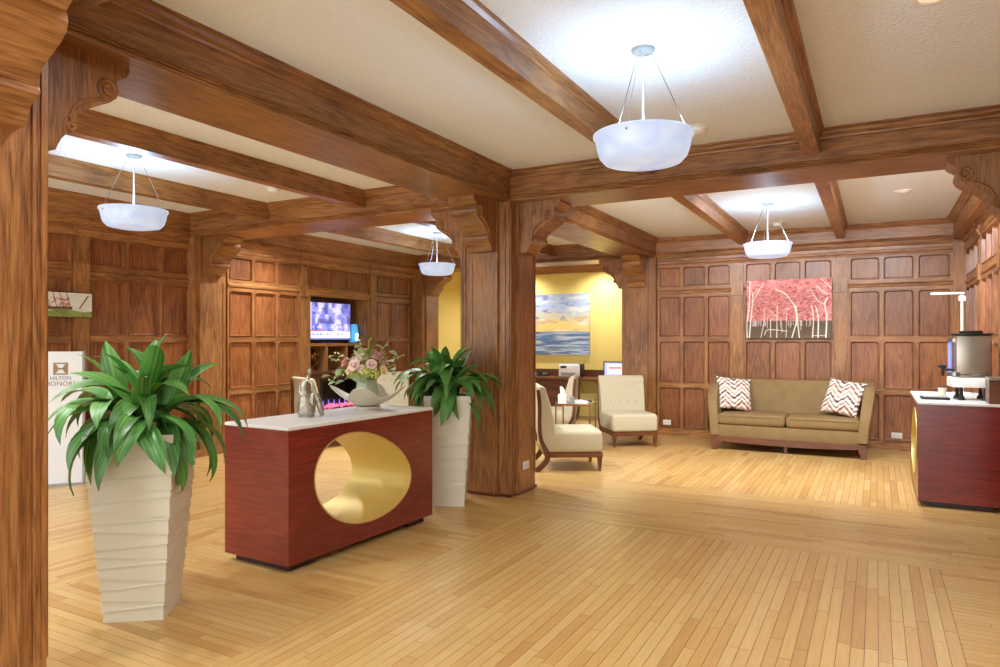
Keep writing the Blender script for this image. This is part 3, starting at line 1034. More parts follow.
# ================================================================== SEATING
def make_chair(label):
    """Armless slipper chair; faces local +x."""
    t = thing('slipper_chair', label, 'chair', (0, 0, 0), 0, 'cream slipper chairs')
    hw = 0.32
    seat = MB().rbox(-0.30, 0.37, -hw, hw, 0.205, 0.445, 0.045, 4, lambda x, y, z: (x, y, z + (0.018 * (1 - (y / hw) ** 2) if z > 0.35 else 0))).build('seat', 'cream', t, True)
    MB().tube([(0.362, -hw + 0.02, 0.40), (0.362, hw - 0.02, 0.40)], 0.004, 6).build('seam', 'cream', seat)
    inner = smooth_path([(-0.155, 0, 0.40), (-0.175, 0, 0.55), (-0.21, 0, 0.72), (-0.265, 0, 0.90)], 6)
    outer = smooth_path([(-0.345, 0, 0.925), (-0.325, 0, 0.75), (-0.325, 0, 0.52), (-0.310, 0, 0.36), (-0.255, 0, 0.235), (-0.18, 0, 0.21)], 6)
    top = [(-0.275, 0.925), (-0.305, 0.94), (-0.335, 0.938)]
    poly = [(p[0], p[2]) for p in inner] + top + [(p[0], p[2]) for p in outer]
    mb = MB()
    n = len(poly)
    ys = [(-hw, 0.012), (-hw + 0.012, 0.0), (hw - 0.012, 0.0), (hw, 0.012)]
    cxp = sum(p[0] for p in poly) / n; czp = sum(p[1] for p in poly) / n
    vs = []
    for yy, ins in ys:
        for x, z in poly:
            dx, dz = x - (-0.25), z - min(max(z, 0.3), 0.85)
            l = math.hypot(dx, dz) or 1
            vs.append((x - dx / l * ins, yy * (1 + 0.05 * (z - 0.4)), z - dz / l * ins))
    fs = [(r * n + i, r * n + (i + 1) % n, (r + 1) * n + (i + 1) % n, (r + 1) * n + i) for r in range(3) for i in range(n)]
    fs += [tuple(range(n)), tuple(3 * n + i for i in range(n - 1, -1, -1))]
    back = mb.add(vs, fs).build('backrest', 'cream', t, True)
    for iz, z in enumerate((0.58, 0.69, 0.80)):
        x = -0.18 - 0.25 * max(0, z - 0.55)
        MB().tube([(x + 0.002, -hw + 0.03, z), (x + 0.002, hw - 0.03, z)], 0.005, 6).build('tuft_seam', 'cream_seam_shade', back)
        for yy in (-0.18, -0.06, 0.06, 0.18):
            MB().sphere((x + 0.006, yy, z), 0.012, 8, 5, (0.6, 1, 1)).build('button', 'cream_seam_shade', back, True)
    MB().box(-0.27, 0.365, -hw + 0.005, hw - 0.005, 0.155, 0.207).build('frame', 'walnut_x', t)
    for s in (-1, 1):
        lg = MB().taper(0.335, s * (hw - 0.035), 0.035, 0.016, 0.016, 0.157, 0.026, 0.026, 0, 0).build('leg', 'walnut', t)
        MB().taper(0.335, s * (hw - 0.035), 0.0, 0.014, 0.014, 0.035, 0.017, 0.017).build('brass_tip', 'brass', lg)
        path = smooth_path([(-0.352, 0, 0.90), (-0.337, 0, 0.72), (-0.338, 0, 0.52), (-0.322, 0, 0.36), (-0.268, 0, 0.235), (-0.245, 0, 0.175), (-0.262, 0, 0.115), (-0.315, 0, 0.055), (-0.385, 0, 0.0)], 5)
        w0 = s * (hw + 0.0); vs = []
        for i, p in enumerate(path):
            q0 = path[max(0, i - 1)]; q1 = path[min(len(path) - 1, i + 1)]
            tx, tz = q1[0] - q0[0], q1[2] - q0[2]; l = math.hypot(tx, tz)
            nx, nz = tz / l, -tx / l
            th = 0.016 + 0.012 * sstep(0.5, 0.2, p[2]) if p[2] > 0.03 else 0.026
            th = float(th)
            for sg, yy in ((-1, w0 - 0.022), (1, w0 - 0.022), (1, w0 + 0.022), (-1, w0 + 0.022)):
                vs.append((p[0] + sg * nx * th, yy - s * 0.016, max(0.0, p[2] + sg * nz * th)))
        m = len(path)
        fs = [(i * 4 + k, i * 4 + (k + 1) % 4, i * 4 + 4 + (k + 1) % 4, i * 4 + 4 + k) for i in range(m - 1) for k in range(4)] + [(3, 2, 1, 0), tuple((m - 1) * 4 + k for k in range(4))]
        MB().add(vs, fs).build('leg', 'walnut', t)
    return t


ch = make_chair('cream slipper chair seen from the side, right of the centre column')
ch.location = (-3.12, 7.27, 0); ch.rotation_euler = (0, 0, math.radians(31.6))
dup(ch, (-3.06, 9.30, 0), math.radians(-54), 'cream tufted slipper chair facing forward beside the sofa wall')
dup(ch, (-4.15, 9.22, 0), math.radians(196), 'cream slipper chair behind the small brass table, turned away')
dup(ch, (-6.72, 7.20, 0), math.radians(66), 'cream slipper chair in profile behind the silver figurine')
dup(ch, (-6.72, 8.62, 0), math.radians(-52), 'cream slipper chair before the fireplace, behind the flowers')


def make_sofa():
    t = thing('sofa', 'olive brown velvet sofa with wooden base against the panelled wall', 'sofa', (-1.01, 9.36, 0), 0)
    # local x along the wall, y towards the wall; front feet at y=0
    hw = 0.93
    def splay(x, y, z):
        k = max(0.0, z - 0.3)
        return (x * (1 + 0.14 * k) if abs(x) > 0.5 else x, y, z)
    # the back
    def lean(x, y, z):
        k = max(0.0, z - 0.3)
        return (x * (1 + 0.14 * k * min(1, max(0, (abs(x) - 0.5) / 0.3))), y + 0.18 * k, z)
    MB().rbox(-hw, hw, 0.60, 0.78, 0.20, 0.91, 0.04, 4, lean).build('backrest', 'velvet', t, True)
    for s in (-1, 1):
        poly = [(0.0, 0.20), (0.0, 0.40), (0.015, 0.47), (0.07, 0.61), (0.17, 0.75), (0.34, 0.855), (0.60, 0.90), (0.86, 0.91), (0.83, 0.60), (0.78, 0.20)]
        vs = []
        n = len(poly)
        for x, ins in ((hw - 0.115, 0.012), (hw - 0.10, 0.0), (hw - 0.012, 0.0), (hw, 0.014)):
            for yy, z in poly:
                zz = z - (ins if z > 0.25 else 0)
                vs.append((s * (x + 0.14 * max(0, z - 0.3) * x), yy + (ins if yy < 0.05 else 0), zz))
        fs = [(r * n + i, r * n + (i + 1) % n, (r + 1) * n + (i + 1) % n, (r + 1) * n + i) for r in range(3) for i in range(n)]
        fs += [tuple(range(n)), tuple(3 * n + i for i in range(n - 1, -1, -1))]
        MB().add(vs, fs).build('arm', 'velvet', t, True)
    MB().rbox(-hw + 0.1, hw - 0.1, 0.015, 0.70, 0.165, 0.335, 0.015, 2).build('seat_deck', 'velvet', t, True)
    for s in (-1, 1):
        x0, x1 = (0.003, hw - 0.085) if s > 0 else (-hw + 0.085, -0.003)
        cu = MB().rbox(x0, x1, -0.005, 0.66, 0.335, 0.475, 0.05, 4, lambda x, y, z: (x, y, z + (0.022 * math.sin(PI * min(1, max(0, (x - x0) / (x1 - x0)))) if z > 0.4 else 0))).build('seat_cushion', 'velvet', t, True)
        MB().tube([(x0 + 0.04, -0.006, 0.452), (x1 - 0.04, -0.006, 0.452)], 0.005, 6).build('piping', 'velvet', cu)
    # bowed wooden apron with legs
    n = 60
    topz = 0.178
    poly = []
    for i in range(n + 1):
        x = -hw + 0.02 + (2 * hw - 0.04) * i / n
        q = abs(x) / hw
        poly.append((x, 0.125 - 0.030 * (1 - q ** 2) if q < 0.88 else 0.125 * max(0.0, 1 - (q - 0.88) / 0.06) ** 2 if q < 0.94 else 0.0))
    poly = [(-hw + 0.02, topz)] + poly + [(hw - 0.02, topz)]
    vs = [(x, 0.0, z) for x, z in poly] + [(x, 0.03, z) for x, z in poly]
    m = len(poly)
    mb = MB()
    for i in range(1, m - 2):
        a, b = poly[i], poly[i + 1]
        mb.add([(a[0], 0.002, a[1]), (b[0], 0.002, b[1]), (b[0], 0.002, topz), (a[0], 0.002, topz), (a[0], 0.034, a[1]), (b[0], 0.034, b[1]), (b[0], 0.034, topz), (a[0], 0.034, topz)],
               [(0, 1, 2, 3), (7, 6, 5, 4), (0, 4, 5, 1), (3, 2, 6, 7)])
    mb.add([(-hw + 0.02, 0.002, 0), (-hw + 0.02, 0.034, 0), (-hw + 0.02, 0.034, topz), (-hw + 0.02, 0.002, topz)], [(0, 1, 2, 3)])
    mb.add([(hw - 0.02, 0.002, 0), (hw - 0.02, 0.034, 0), (hw - 0.02, 0.034, topz), (hw - 0.02, 0.002, topz)], [(0, 1, 2, 3)])
    mb.build('apron', 'walnut_x', t)
    for x in (-hw + 0.05, hw - 0.05):
        MB().taper(x, 0.035, 0, 0.026, 0.026, 0.166, 0.032, 0.034).build('leg', 'walnut', t)
        MB().taper(x, 0.72, 0, 0.024, 0.024, 0.21, 0.032, 0.032).build('leg', 'walnut', t)
    MB().box(-0.02, 0.02, 0.05, 0.09, 0, 0.166).build('leg', 'walnut', t)
    MB().box(-hw + 0.02, hw - 0.02, 0.69, 0.73, 0.10, 0.21).build('rear_rail', 'walnut_x', t)
    return t


make_sofa()


def pillow(label, loc, rz, tilt, roll):
    n = 44; a = 0.235
    vs, fs, cols = [], [], []
    for side in (-1, 1):
        for j in range(n + 1):
            for i in range(n + 1):
                s, q = 2 * i / n - 1, 2 * j / n - 1
                th = 0.075 * (max(0, 1 - abs(s) ** 2.6) * max(0, 1 - abs(q) ** 2.6)) ** 0.42
                pin = 1 - 0.07 * (1 - abs(s) ** 2) * abs(q) ** 3
                pin2 = 1 - 0.07 * (1 - abs(q) ** 2) * abs(s) ** 3
                vs.append((s * a * pin2, side * th, q * a * pin))
    m = (n + 1) ** 2
    for k in (0, 1):
        for j in range(n):
            for i in range(n):
                p = k * m + j * (n + 1) + i
                fs.append((p, p + 1, p + n + 2, p + n + 1) if k == 0 else (p, p + n + 1, p + n + 2, p + 1))
    me = bpy.data.meshes.new('throw_pillow'); me.from_pydata(vs, [], fs)
    me.materials.append(M['print_fabric'])
    V = np.array(vs)
    x, z = V[:, 0] / 0.235, V[:, 2] / 0.235
    tri = np.abs(((x * 1.05 + 0.1) % 1.0) - 0.5) * 2
    jag = 0.10 * np.round(3 * np.abs(((x * 4.5) % 1.0) - 0.5)) / 1.5
    ph = (z * 1.75 + tri * 0.8 + jag) % 2.0
    c = np.tile(np.array([236, 228, 216.0]), (len(V), 1))
    dark = (ph % 1.0) < 0.24
    rust = ((ph % 1.0) >= 0.50) & ((ph % 1.0) < 0.68)
    even = (ph < 1.0)
    c[dark & even] = (92, 50, 50); c[dark & ~even] = (150, 76, 56)
    c[rust & even] = (196, 150, 122); c[rust & ~even] = (120, 88, 84)
    set_cols(me, lin_np(c))
    for p in me.polygons: p.use_smooth = True
    o = put('throw_pillow', me, None, loc)
    o.rotation_euler = (tilt, roll, rz)
    return tag(o, label, 'pillow', 'zigzag pillows on the sofa')


pillow('zigzag patterned pillow at the left end of the sofa', (-1.71, 9.80, 0.715), math.radians(26), -0.42, 0.10)
pillow('zigzag patterned pillow at the right end of the sofa', (-0.37, 9.80, 0.715), math.radians(-24), -0.42, 0.12)

# ================================================================== SIDE TABLE AND WHAT LIES ON IT
TBX, TBY, TBR, TH = -3.47, 8.43, math.radians(14), 0.625
t = thing('side_table', 'small brass side table with a glass top between the cream chairs', 'table', (TBX, TBY, 0), TBR)
ax, ay = 0.22, 0.29
MB().box(-ax + 0.012, ax - 0.012, -ay + 0.012, ay - 0.012, TH - 0.012, TH).build('top', 'steel', t)
fr = MB()
for s in (-1, 1):
    fr.box(-ax, ax, s * ay - 0.009, s * ay + 0.009, TH - 0.018, TH + 0.004).box(s * ax - 0.009, s * ax + 0.009, -ay, ay, TH - 0.018, TH + 0.004)
fr.build('top_rim', 'brass', t)
for sx in (-1, 1):
    for sy in (-1, 1):
        MB().box(sx * ax - 0.009, sx * ax + 0.009, sy * ay - 0.009, sy * ay + 0.009, 0, TH + 0.03).build('leg', 'brass', t)
MB().box(-ax, ax, -ay, ay, 0.145, 0.155).build('shelf', 'brass', t)


def on_table(dx, dy):
    return (TBX + dx * math.cos(TBR) - dy * math.sin(TBR), TBY + dx * math.sin(TBR) + dy * math.cos(TBR), TH + 0.0005)


k = thing('tissue_box', 'white tissue box with a tissue pulled up on the brass table', 'tissue box', on_table(-0.15, -0.18), 0.3)
MB().rbox(-0.055, 0.055, -0.055, 0.055, 0, 0.12, 0.006, 2).build('box', 'paper', k)
MB().add([(-0.03, 0, 0.118), (0.035, 0.01, 0.118), (0.03, 0.012, 0.17), (0.0, 0.02, 0.215), (-0.035, 0.0, 0.225), (0, -0.02, 0.118), (-0.01, -0.012, 0.19)],
         [(0, 1, 2, 3, 4), (0, 5, 6, 4), (5, 1, 2, 6), (6, 2, 3, 4)]).build('tissue', 'white', k)
k = thing('cup', 'small grey cup beside the tissue box', 'cup', on_table(-0.02, -0.22), 0)
MB().lathe([(0, 0), (0.028, 0), (0.034, 0.07), (0.037, 0.09), (0.033, 0.09), (0.026, 0.006), (0, 0.006)], 20, closed_ends=False).build('body', 'grey', k, True)
MB().tube([(0.033, 0, 0.07), (0.055, 0, 0.06), (0.055, 0, 0.03), (0.03, 0, 0.02)], 0.005, 6).build('handle', 'grey', k, True)
for i, (dx, dy, a, z, lab) in enumerate(((0.03, -0.02, 0.2, 0, 'white magazine at the bottom of the pile on the brass table'), (0.02, 0.03, 0.5, 0.012, 'white magazine on top of the pile on the brass table'))):
    p = on_table(dx, dy)
    mg = thing('magazine', lab, 'magazine', (p[0], p[1], p[2] + z), TBR + a, 'magazines on the side table')
    MB().box(-0.10, 0.10, -0.14, 0.14, 0, 0.0095).build('pages', 'paper', mg)
    MB().box(-0.102, 0.102, -0.142, 0.142, 0.0095, 0.0115).build('cover', 'white', mg)
k = thing('remote_control', 'black remote control on the corner of the brass table', 'remote', on_table(0.155, 0.20), TBR + 0.3)
MB().rbox(-0.02, 0.02, -0.06, 0.06, 0, 0.018, 0.005, 2).build('case', 'black', k)
MB().box(-0.012, 0.012, -0.05, 0.0, 0.018, 0.020).build('keypad', 'grey', k)

# ================================================================== WALL ART
t = thing('canvas_painting', 'painting of white tree trunks under red foliage above the sofa', 'painting', (-1.082, YF - 0.064, 1.478))
MB().box(-0.553, 0.553, 0.0, 0.035, 0.0, 0.825).build('stretcher', 'dark', t)


def trees(S, T):
    base = mixc((214, 112, 112), (240, 172, 168), fbm(S * 16, T * 20, 4))
    fl = fbm(S * 46, T * 60 + 9, 3)
    base = mixc(base, np.broadcast_to(np.array([240, 204, 198.0]), base.shape), sstep(0.58, 0.80, fl) * 0.8)
    base = mixc(base, np.broadcast_to(np.array([146, 62, 66.0]), base.shape), sstep(0.44, 0.24, fl) * 0.8)
    gr = mixc((92, 76, 56), (118, 98, 74), fbm(S * 10, T * 18, 3))
    edge = 0.29 + 0.03 * (fbm(S * 30, T * 0, 2) - 0.5)
    c = mixc(base, gr, sstep(edge + 0.01, edge - 0.01, T))
    pale = (T > 0.20) & (T < 0.30) & ((fbm(S * 40, T * 4, 2) > 0.5)) & (np.mod(S, 0.5) < 0.27)
    c = mixc(c, np.broadcast_to(np.array([216, 190, 204.0]), c.shape), pale * 0.8)
    X = 58 + S * 700; Y = 565 - T * 485
    tr = [([(62, 560), (60, 430), (80, 300), (88, 90)], 9), ([(82, 560), (92, 440), (106, 300), (112, 190)], 9), ([(106, 280), (150, 190), (206, 100)], 5), ([(112, 200), (135, 170)], 4),
          ([(440, 560), (478, 420), (462, 310), (430, 255), (380, 195), (310, 165)], 9), ([(500, 560), (486, 420), (472, 300)], 9), ([(606, 560), (614, 400), (598, 300)], 8), ([(650, 560), (652, 400), (632, 310)], 9),
          ([(712, 560), (718, 400), (704, 295), (722, 240)], 10), ([(704, 295), (650, 265), (614, 210)], 6), ([(730, 218), (636, 145)], 6), ([(750, 160), (672, 85)], 5), ([(315, 560), (318, 300)], 6), ([(392, 560), (398, 315)], 4),
          ([(182, 560), (206, 430), (210, 320)], 5), ([(264, 560), (262, 400)], 5), ([(210, 540), (244, 495), (400, 508)], 5), ([(316, 390), (262, 335)], 4), ([(614, 545), (712, 545)], 4), ([(236, 480), (238, 400)], 3), ([(512, 500), (515, 420)], 4), ([(360, 520), (352, 420)], 4),
          ([(560, 470), (558, 420)], 3), ([(580, 470), (584, 415)], 3), ([(425, 480), (428, 415)], 3), ([(130, 470), (132, 420)], 3), ([(345, 470), (343, 415)], 3)]
    for pts, w in tr:
        pts = smooth_path([(a, b, 0) for a, b in pts], 5) if len(pts) > 2 else [(a, b, 0) for a, b in pts]
        dm = np.full(X.shape, 1e9)
        for (x0, y0, _), (x1, y1, _) in zip(pts[:-1], pts[1:]):
            dx, dy = x1 - x0, y1 - y0
            q = np.clip(((X - x0) * dx + (Y - y0) * dy) / (dx * dx + dy * dy + 1e-9), 0, 1)
            dm = np.minimum(dm, np.hypot(X - x0 - q * dx, Y - y0 - q * dy))
        c = mixc(c, np.broadcast_to(np.array([250, 250, 240.0]), c.shape), sstep(w * 0.8, w * 0.3, dm))
    return c


picture('canvas', 1.106, 0.825, 200, 150, trees, t, 'print', (0, -0.001, 0))

t = thing('canvas_painting', 'seascape painting with sunset clouds on the yellow wall', 'painting', (-5.60, YY - 0.04, 1.165))
MB().box(-0.83, 0.83, 0.0, 0.035, 0.0, 1.18).build('stretcher', 'grey', t)


def sea(S, T):
    cl = fbm(S * 5, T * 16, 5); c2 = fbm(S * 9 + 4, T * 26, 4)
    sky = mixc((232, 206, 120), (168, 184, 214), sstep(0.42, 0.80, T + 0.25 * (cl - 0.5)))
    sky = mixc(sky, np.broadcast_to(np.array([238, 226, 196.0]), sky.shape), sstep(0.52, 0.72, cl) * 0.7)
    sky = mixc(sky, np.broadcast_to(np.array([118, 118, 150.0]), sky.shape), sstep(0.60, 0.72, c2) * sstep(0.5, 0.62, T) * 0.75)
    sky = mixc(sky, np.broadcast_to(np.array([206, 150, 110.0]), sky.shape), sstep(0.60, 0.70, fbm(S * 6 + 2, T * 22, 4)) * sstep(0.7, 0.6, T) * 0.5)
    wv = fbm(S * 5 + 2 * T, T * 42, 4)
    se = mixc((84, 112, 148), (186, 196, 206), sstep(0.35, 0.68, wv))
    se = mixc(se, np.broadcast_to(np.array([60, 70, 92.0]), se.shape), sstep(0.62, 0.74, fbm(S * 3 + 7, T * 30, 3)) * 0.8)
    se = mixc(se, np.broadcast_to(np.array([206, 190, 140.0]), se.shape), sstep(0.55, 0.7, fbm(S * 6, T * 20 + 5, 3)) * sstep(0.8, 0.4, S) * 0.6)
    return mixc(sky, se, sstep(0.385, 0.375, T))


picture('canvas', 1.66, 1.18, 140, 110, sea, t, 'print', (0, -0.001, 0))

t = thing('framed_picture', 'small landscape picture with red ironwork on the left wall', 'picture', (XL + 0.05, 4.10, 1.69), PI / 2)
MB().box(-0.31, 0.31, 0.0, 0.02, 0.0, 0.262).build('backing', 'dark', t)


def rig(S, T):
    c = mixc((214, 216, 206), (236, 234, 226), fbm(S * 5, T * 6, 3))
    c = mixc(c, np.broadcast_to(np.array([190, 110, 92.0]), c.shape), ((S < 0.62) & (T > 0.28) & (T < 0.8) & (fbm(S * 22, T * 16, 2) > 0.52)) * 0.8)
    c = mixc(c, np.broadcast_to(np.array([104, 80, 66.0]), c.shape), ((S < 0.66) & ((np.mod(S * 9 + T, 1) < 0.12) | (np.abs(T - 0.34 - 0.05 * S) < 0.06))) & (T > 0.25))
    c = mixc(c, np.broadcast_to(np.array([110, 90, 84.0]), c.shape), (np.abs((S - 0.78) - (T - 0.35) * 0.28) < 0.012) & (T > 0.35) & (T < 0.92))
    gr = mixc((96, 120, 50), (168, 176, 104), fbm(S * 20, T * 20, 3))
    return mixc(c, gr, sstep(0.30, 0.24, T + 0.05 * np.sin(S * 9)))


picture('print', 0.61, 0.255, 90, 50, rig, t, 'print', (0, -0.001, 0.003))

# ================================================================== BUILT-IN TELEVISION NICHE
# local frame like the left wall: x = world y, y = depth into the wall
def left_frame(name, label, cat, group=None):
    return thing(name, label, cat, (XL, 0, 0), PI / 2, group)


n_ = left_frame('built_in_shelf', 'oak built-in niche with cubbyholes and fireplace surround', 'shelf unit')
D = 0.42
MB().box(NY0, NY1, D, D + 0.03, NZ0, NZ1).build('back_panel', 'walnut_x', n_)
for a, b in ((NY0 - 0.02, NY0 + 0.012), (NY1 - 0.012, NY1 + 0.02)):
    MB().box(a, b, 0.0, D, NZ0, NZ1).build('side_panel', 'oak_z', n_)
MB().box(NY0, NY1, 0.0, D, NZ1 - 0.012, NZ1 + 0.02).build('head_panel', 'oak_x', n_)
fz = MB()
fz.prism([(0.04, NZ1), (-0.02, NZ1 + 0.0), (-0.03, NZ1 + 0.05), (-0.045, NZ1 + 0.085), (0.04, NZ1 + 0.085)], 'x', NY0 - 0.06, NY1 + 0.06)
fz.build('header_moulding', 'oak_x', n_)
for a, b in ((NY0 - 0.06, NY0), (NY1, NY1 + 0.06)):
    MB().box(a, b, -0.015, 0.05, 0.1, NZ1).build('jamb', 'oak_z', n_)
MB().box(NY0, NY1, 0.0, D, 1.355, 1.40).build('shelf', 'oak_x', n_)
MB().box(NY0, NY1, 0.0, D, 0.925, 0.965).build('shelf', 'oak_x', n_)
for yy in (8.10, 8.56):
    MB().box(yy - 0.018, yy + 0.018, 0.005, D, 0.965, 1.355).build('divider', 'oak_z', n_)
MB().prism([(0.04, 0.90), (-0.05, 0.925), (-0.07, 0.945), (-0.07, 0.965), (0.04, 0.965)], 'x', NY0 - 0.06, NY1 + 0.06).build('mantel', 'walnut_x', n_)
sr = MB().box(NY0, 7.93, -0.01, 0.06, 0.1, 0.925).box(8.88, NY1, -0.01, 0.06, 0.1, 0.925).box(7.93, 8.88, -0.01, 0.06, 0.855, 0.925).box(7.93, 8.88, -0.01, 0.06, 0.1, 0.31)
sr.build('surround', 'walnut_x', n_)

f_ = left_frame('electric_fireplace', 'black electric fireplace insert with pink embers below the mantel', 'fireplace')
ff = MB().box(7.93, 7.975, -0.02, 0.30, 0.31, 0.855).box(8.835, 8.88, -0.02, 0.30, 0.31, 0.855).box(7.975, 8.835, -0.02, 0.30, 0.81, 0.855).box(7.975, 8.835, -0.02, 0.30, 0.31, 0.355)
ff.build('frame', 'black', f_)
MB().box(7.975, 8.835, 0.27, 0.30, 0.355, 0.81).build('firebox_back', 'fire_glass', f_)
eb = MB()
rr = random.Random(2)
for i in range(44):
    eb.sphere((7.99 + 0.83 * rr.random(), 0.05 + 0.16 * rr.random(), 0.385 + 0.02 * rr.random()), rr.uniform(0.018, 0.034), 6, 4)
tag(eb.build('ember_bed', 'ember', f_), kind='stuff')
for i in range(7):
    x = 8.03 + i * 0.125
    MB().lathe([(0.0, 0.0), (0.012, 0.015), (0.009, 0.05), (0.0, 0.10)], 6, (x, 0.14, 0.41), False).build('flame', 'flame', f_, True)

tv = left_frame('television', 'flat television showing a news broadcast in the niche', 'television')
MB().rbox(7.78, 8.76, 0.10, 0.15, 1.435, 2.055, 0.012, 2).build('casing', 'black', tv)
MB().rbox(8.07, 8.47, 0.06, 0.22, 1.40, 1.415, 0.005, 1).box(8.22, 8.32, 0.12, 0.15, 1.41, 1.45).build('stand', 'black', tv)


def news(S, T):
    c = mixc((84, 92, 214), (180, 184, 250), fbm(S * 9, T * 5, 3))
    blk = fbm(np.floor(S * 34) * 0.37, np.floor(T * 16) * 0.41 + 3, 2)
    c = mixc(c, np.broadcast_to(np.array([60, 62, 140.0]), c.shape), sstep(0.52, 0.72, blk) * 0.75)
    c = mixc(c, np.broadcast_to(np.array([232, 232, 255.0]), c.shape), sstep(0.46, 0.28, blk) * 0.7)
    c = mixc(c, np.broadcast_to(np.array([226, 228, 255.0]), c.shape), (S < 0.06) * 0.9)
    c = mixc(c, np.broadcast_to(np.array([236, 238, 255.0]), c.shape), (T < 0.22) * 1.0)
    c = mixc(c, np.broadcast_to(np.array([120, 130, 200.0]), c.shape), ((T < 0.165) & (T > 0.10) & (fbm(S * 70, T * 0 + 2, 2) > 0.48) & (S < 0.9)) * 0.8)
    c = mixc(c, np.broadcast_to(np.array([90, 110, 200.0]), c.shape), (T < 0.05) * 0.8)
    c = mixc(c, np.broadcast_to(np.array([214, 70, 90.0]), c.shape), ((T > 0.22) & (T < 0.25) & (S < 0.36)) * 1.0)
    return c


sc_ = picture('screen', 0.94, 0.575, 140, 80, news, tv, 'screen', (8.27, 0.098, 1.46))
l_ = left_frame('table_lamp', 'glowing blue glass lamp standing beside the television', 'lamp')
MB().lathe([(0.0, 0.0), (0.055, 0.0), (0.06, 0.012), (0, 0.012)], 20, (8.885, 0.16, 1.40), False).build('base', 'chrome', l_, True)
MB().lathe([(0.0, 0.012), (0.065, 0.012), (0.085, 0.06), (0.09, 0.16), (0.075, 0.25), (0.068, 0.31), (0.062, 0.31), (0.07, 0.24), (0.08, 0.1), (0.0, 0.03)], 20, (8.885, 0.16, 1.40), False).build('shade', 'lampblue', l_, True)
MB().box(8.84, 8.90, 0.055, 0.068, 1.44, 1.56).build('lit_panel', 'lampcore', l_)
a_ = left_frame('armillary_sphere', 'brass armillary sphere in the left cubbyhole under the television', 'ornament')
cx, cz = 7.90, 1.185
MB().lathe([(0, 0), (0.06, 0), (0.06, 0.02), (0.015, 0.03), (0.012, 0.075), (0, 0.075)], 18, (cx, 0.13, 0.965), False).build('foot', 'brass', a_, True)
for nm, ax2 in (('ring', 0), ('ring', 1), ('ring', 2)):
    pts = []
    for i in range(29):
        a = 2 * PI * i / 28
        p = Vector((math.cos(a), 0, math.sin(a))) * (0.145 - 0.008 * ax2)
        p = Matrix.Rotation((0.0, 1.1, 0.0)[ax2], 3, 'Z') @ (Matrix.Rotation((0, 0, 1.2)[ax2], 3, 'X') @ p)
        pts.append((cx + p.x, 0.13 + p.y, cz + p.z))
    MB().tube(pts, 0.007, 6).build(nm, 'brass', a_, True)
MB().sphere((cx, 0.13, cz), 0.035, 12, 8).build('globe', 'brass', a_, True)

# ================================================================== SIGN AND PODIUM AT THE LEFT WALL
sg = thing('sign_board', 'tall white sign with bronze arch emblem by the left wall', 'sign', (-7.13, 3.91, 0), math.radians(52))
MB().rbox(-0.20, 0.20, -0.03, 0.03, 0.02, 1.335, 0.006, 2).build('panel', 'sign', sg)
MB().box(0.185, 0.204, -0.033, 0.035, 0.02, 1.34).build('edge_strip', 'grey', sg)
MB().box(-0.20, 0.20, -0.06, 0.06, 0, 0.02).build('foot', 'grey', sg)
em = MB()
ez = 1.165
em.box(-0.062, 0.062, -0.034, -0.030, ez + 0.047, ez + 0.060).box(-0.062, 0.062, -0.034, -0.030, ez - 0.060, ez - 0.047)
for s in (-1, 1):
    pts = [(0.018, 0.0), (0.026, 0.028), (0.05, 0.050), (0.062, 0.050), (0.062, -0.050), (0.05, -0.050), (0.026, -0.028)]
    em.prism([(s * x, ez + z) for x, z in pts], 'y', -0.034, -0.030)
em.box(-0.03, 0.03, -0.034, -0.030, ez - 0.008, ez + 0.008)
em.build('emblem', 'bronze_ink', sg)


def lettering(txt, size, x, z, y, mat, parent, name='lettering', rx=PI / 2, align='CENTER', ext=0.001):
    cu = bpy.data.curves.new('txt', 'FONT')
    cu.body = txt; cu.size = size; cu.align_x = align; cu.extrude = ext; cu.resolution_u = 3
    tmp = bpy.data.objects.new('txt', cu); COL.objects.link(tmp)
    bpy.context.view_layer.update()
    me = bpy.data.meshes.new_from_object(tmp.evaluated_get(bpy.context.evaluated_depsgraph_get()))
    bpy.data.objects.remove(tmp)
    me.materials.clear(); me.materials.append(M[mat]); me.name = name
    o = put(name, me, parent, (x, y, z)); o.rotation_euler = (rx, 0, 0)
    return o


lettering('HILTON', 0.050, 0.0, 1.055, -0.032, 'grey_ink', sg)
lettering('HONORS', 0.064, 0.0, 0.995, -0.032, 'bronze_ink', sg)

pd = thing('podium', 'small wooden podium with a white top behind the tall planter', 'podium', (-7.22, 4.62, 0), 0)
MB().box(-0.19, 0.19, -0.30, 0.30, 0.06, 1.075).build('body', 'mahogany', pd)
MB().box(-0.17, 0.17, -0.28, 0.28, 0.0, 0.06).build('plinth', 'mahogany_dark', pd)
MB().rbox(-0.21, 0.21, -0.33, 0.33, 1.075, 1.10, 0.004, 2).build('top', 'quartz', pd)
ck = thing('desk_clock', 'small dark round clock with a lit display on the podium', 'clock', (-7.13, 4.42, 1.1005), math.radians(60))
MB().lathe([(0, 0), (0.05, 0), (0.055, 0.02), (0.03, 0.035), (0.03, 0.06), (0, 0.06)], 20, closed_ends=False).build('base', 'black', ck, True)
hd = MB().rbox(-0.075, 0.075, -0.04, 0.04, 0.06, 0.19, 0.035, 4).build('housing', 'dark', ck, True)
MB().box(-0.055, 0.055, -0.043, -0.039, 0.10, 0.15).build('display', 'tube_blue', ck)

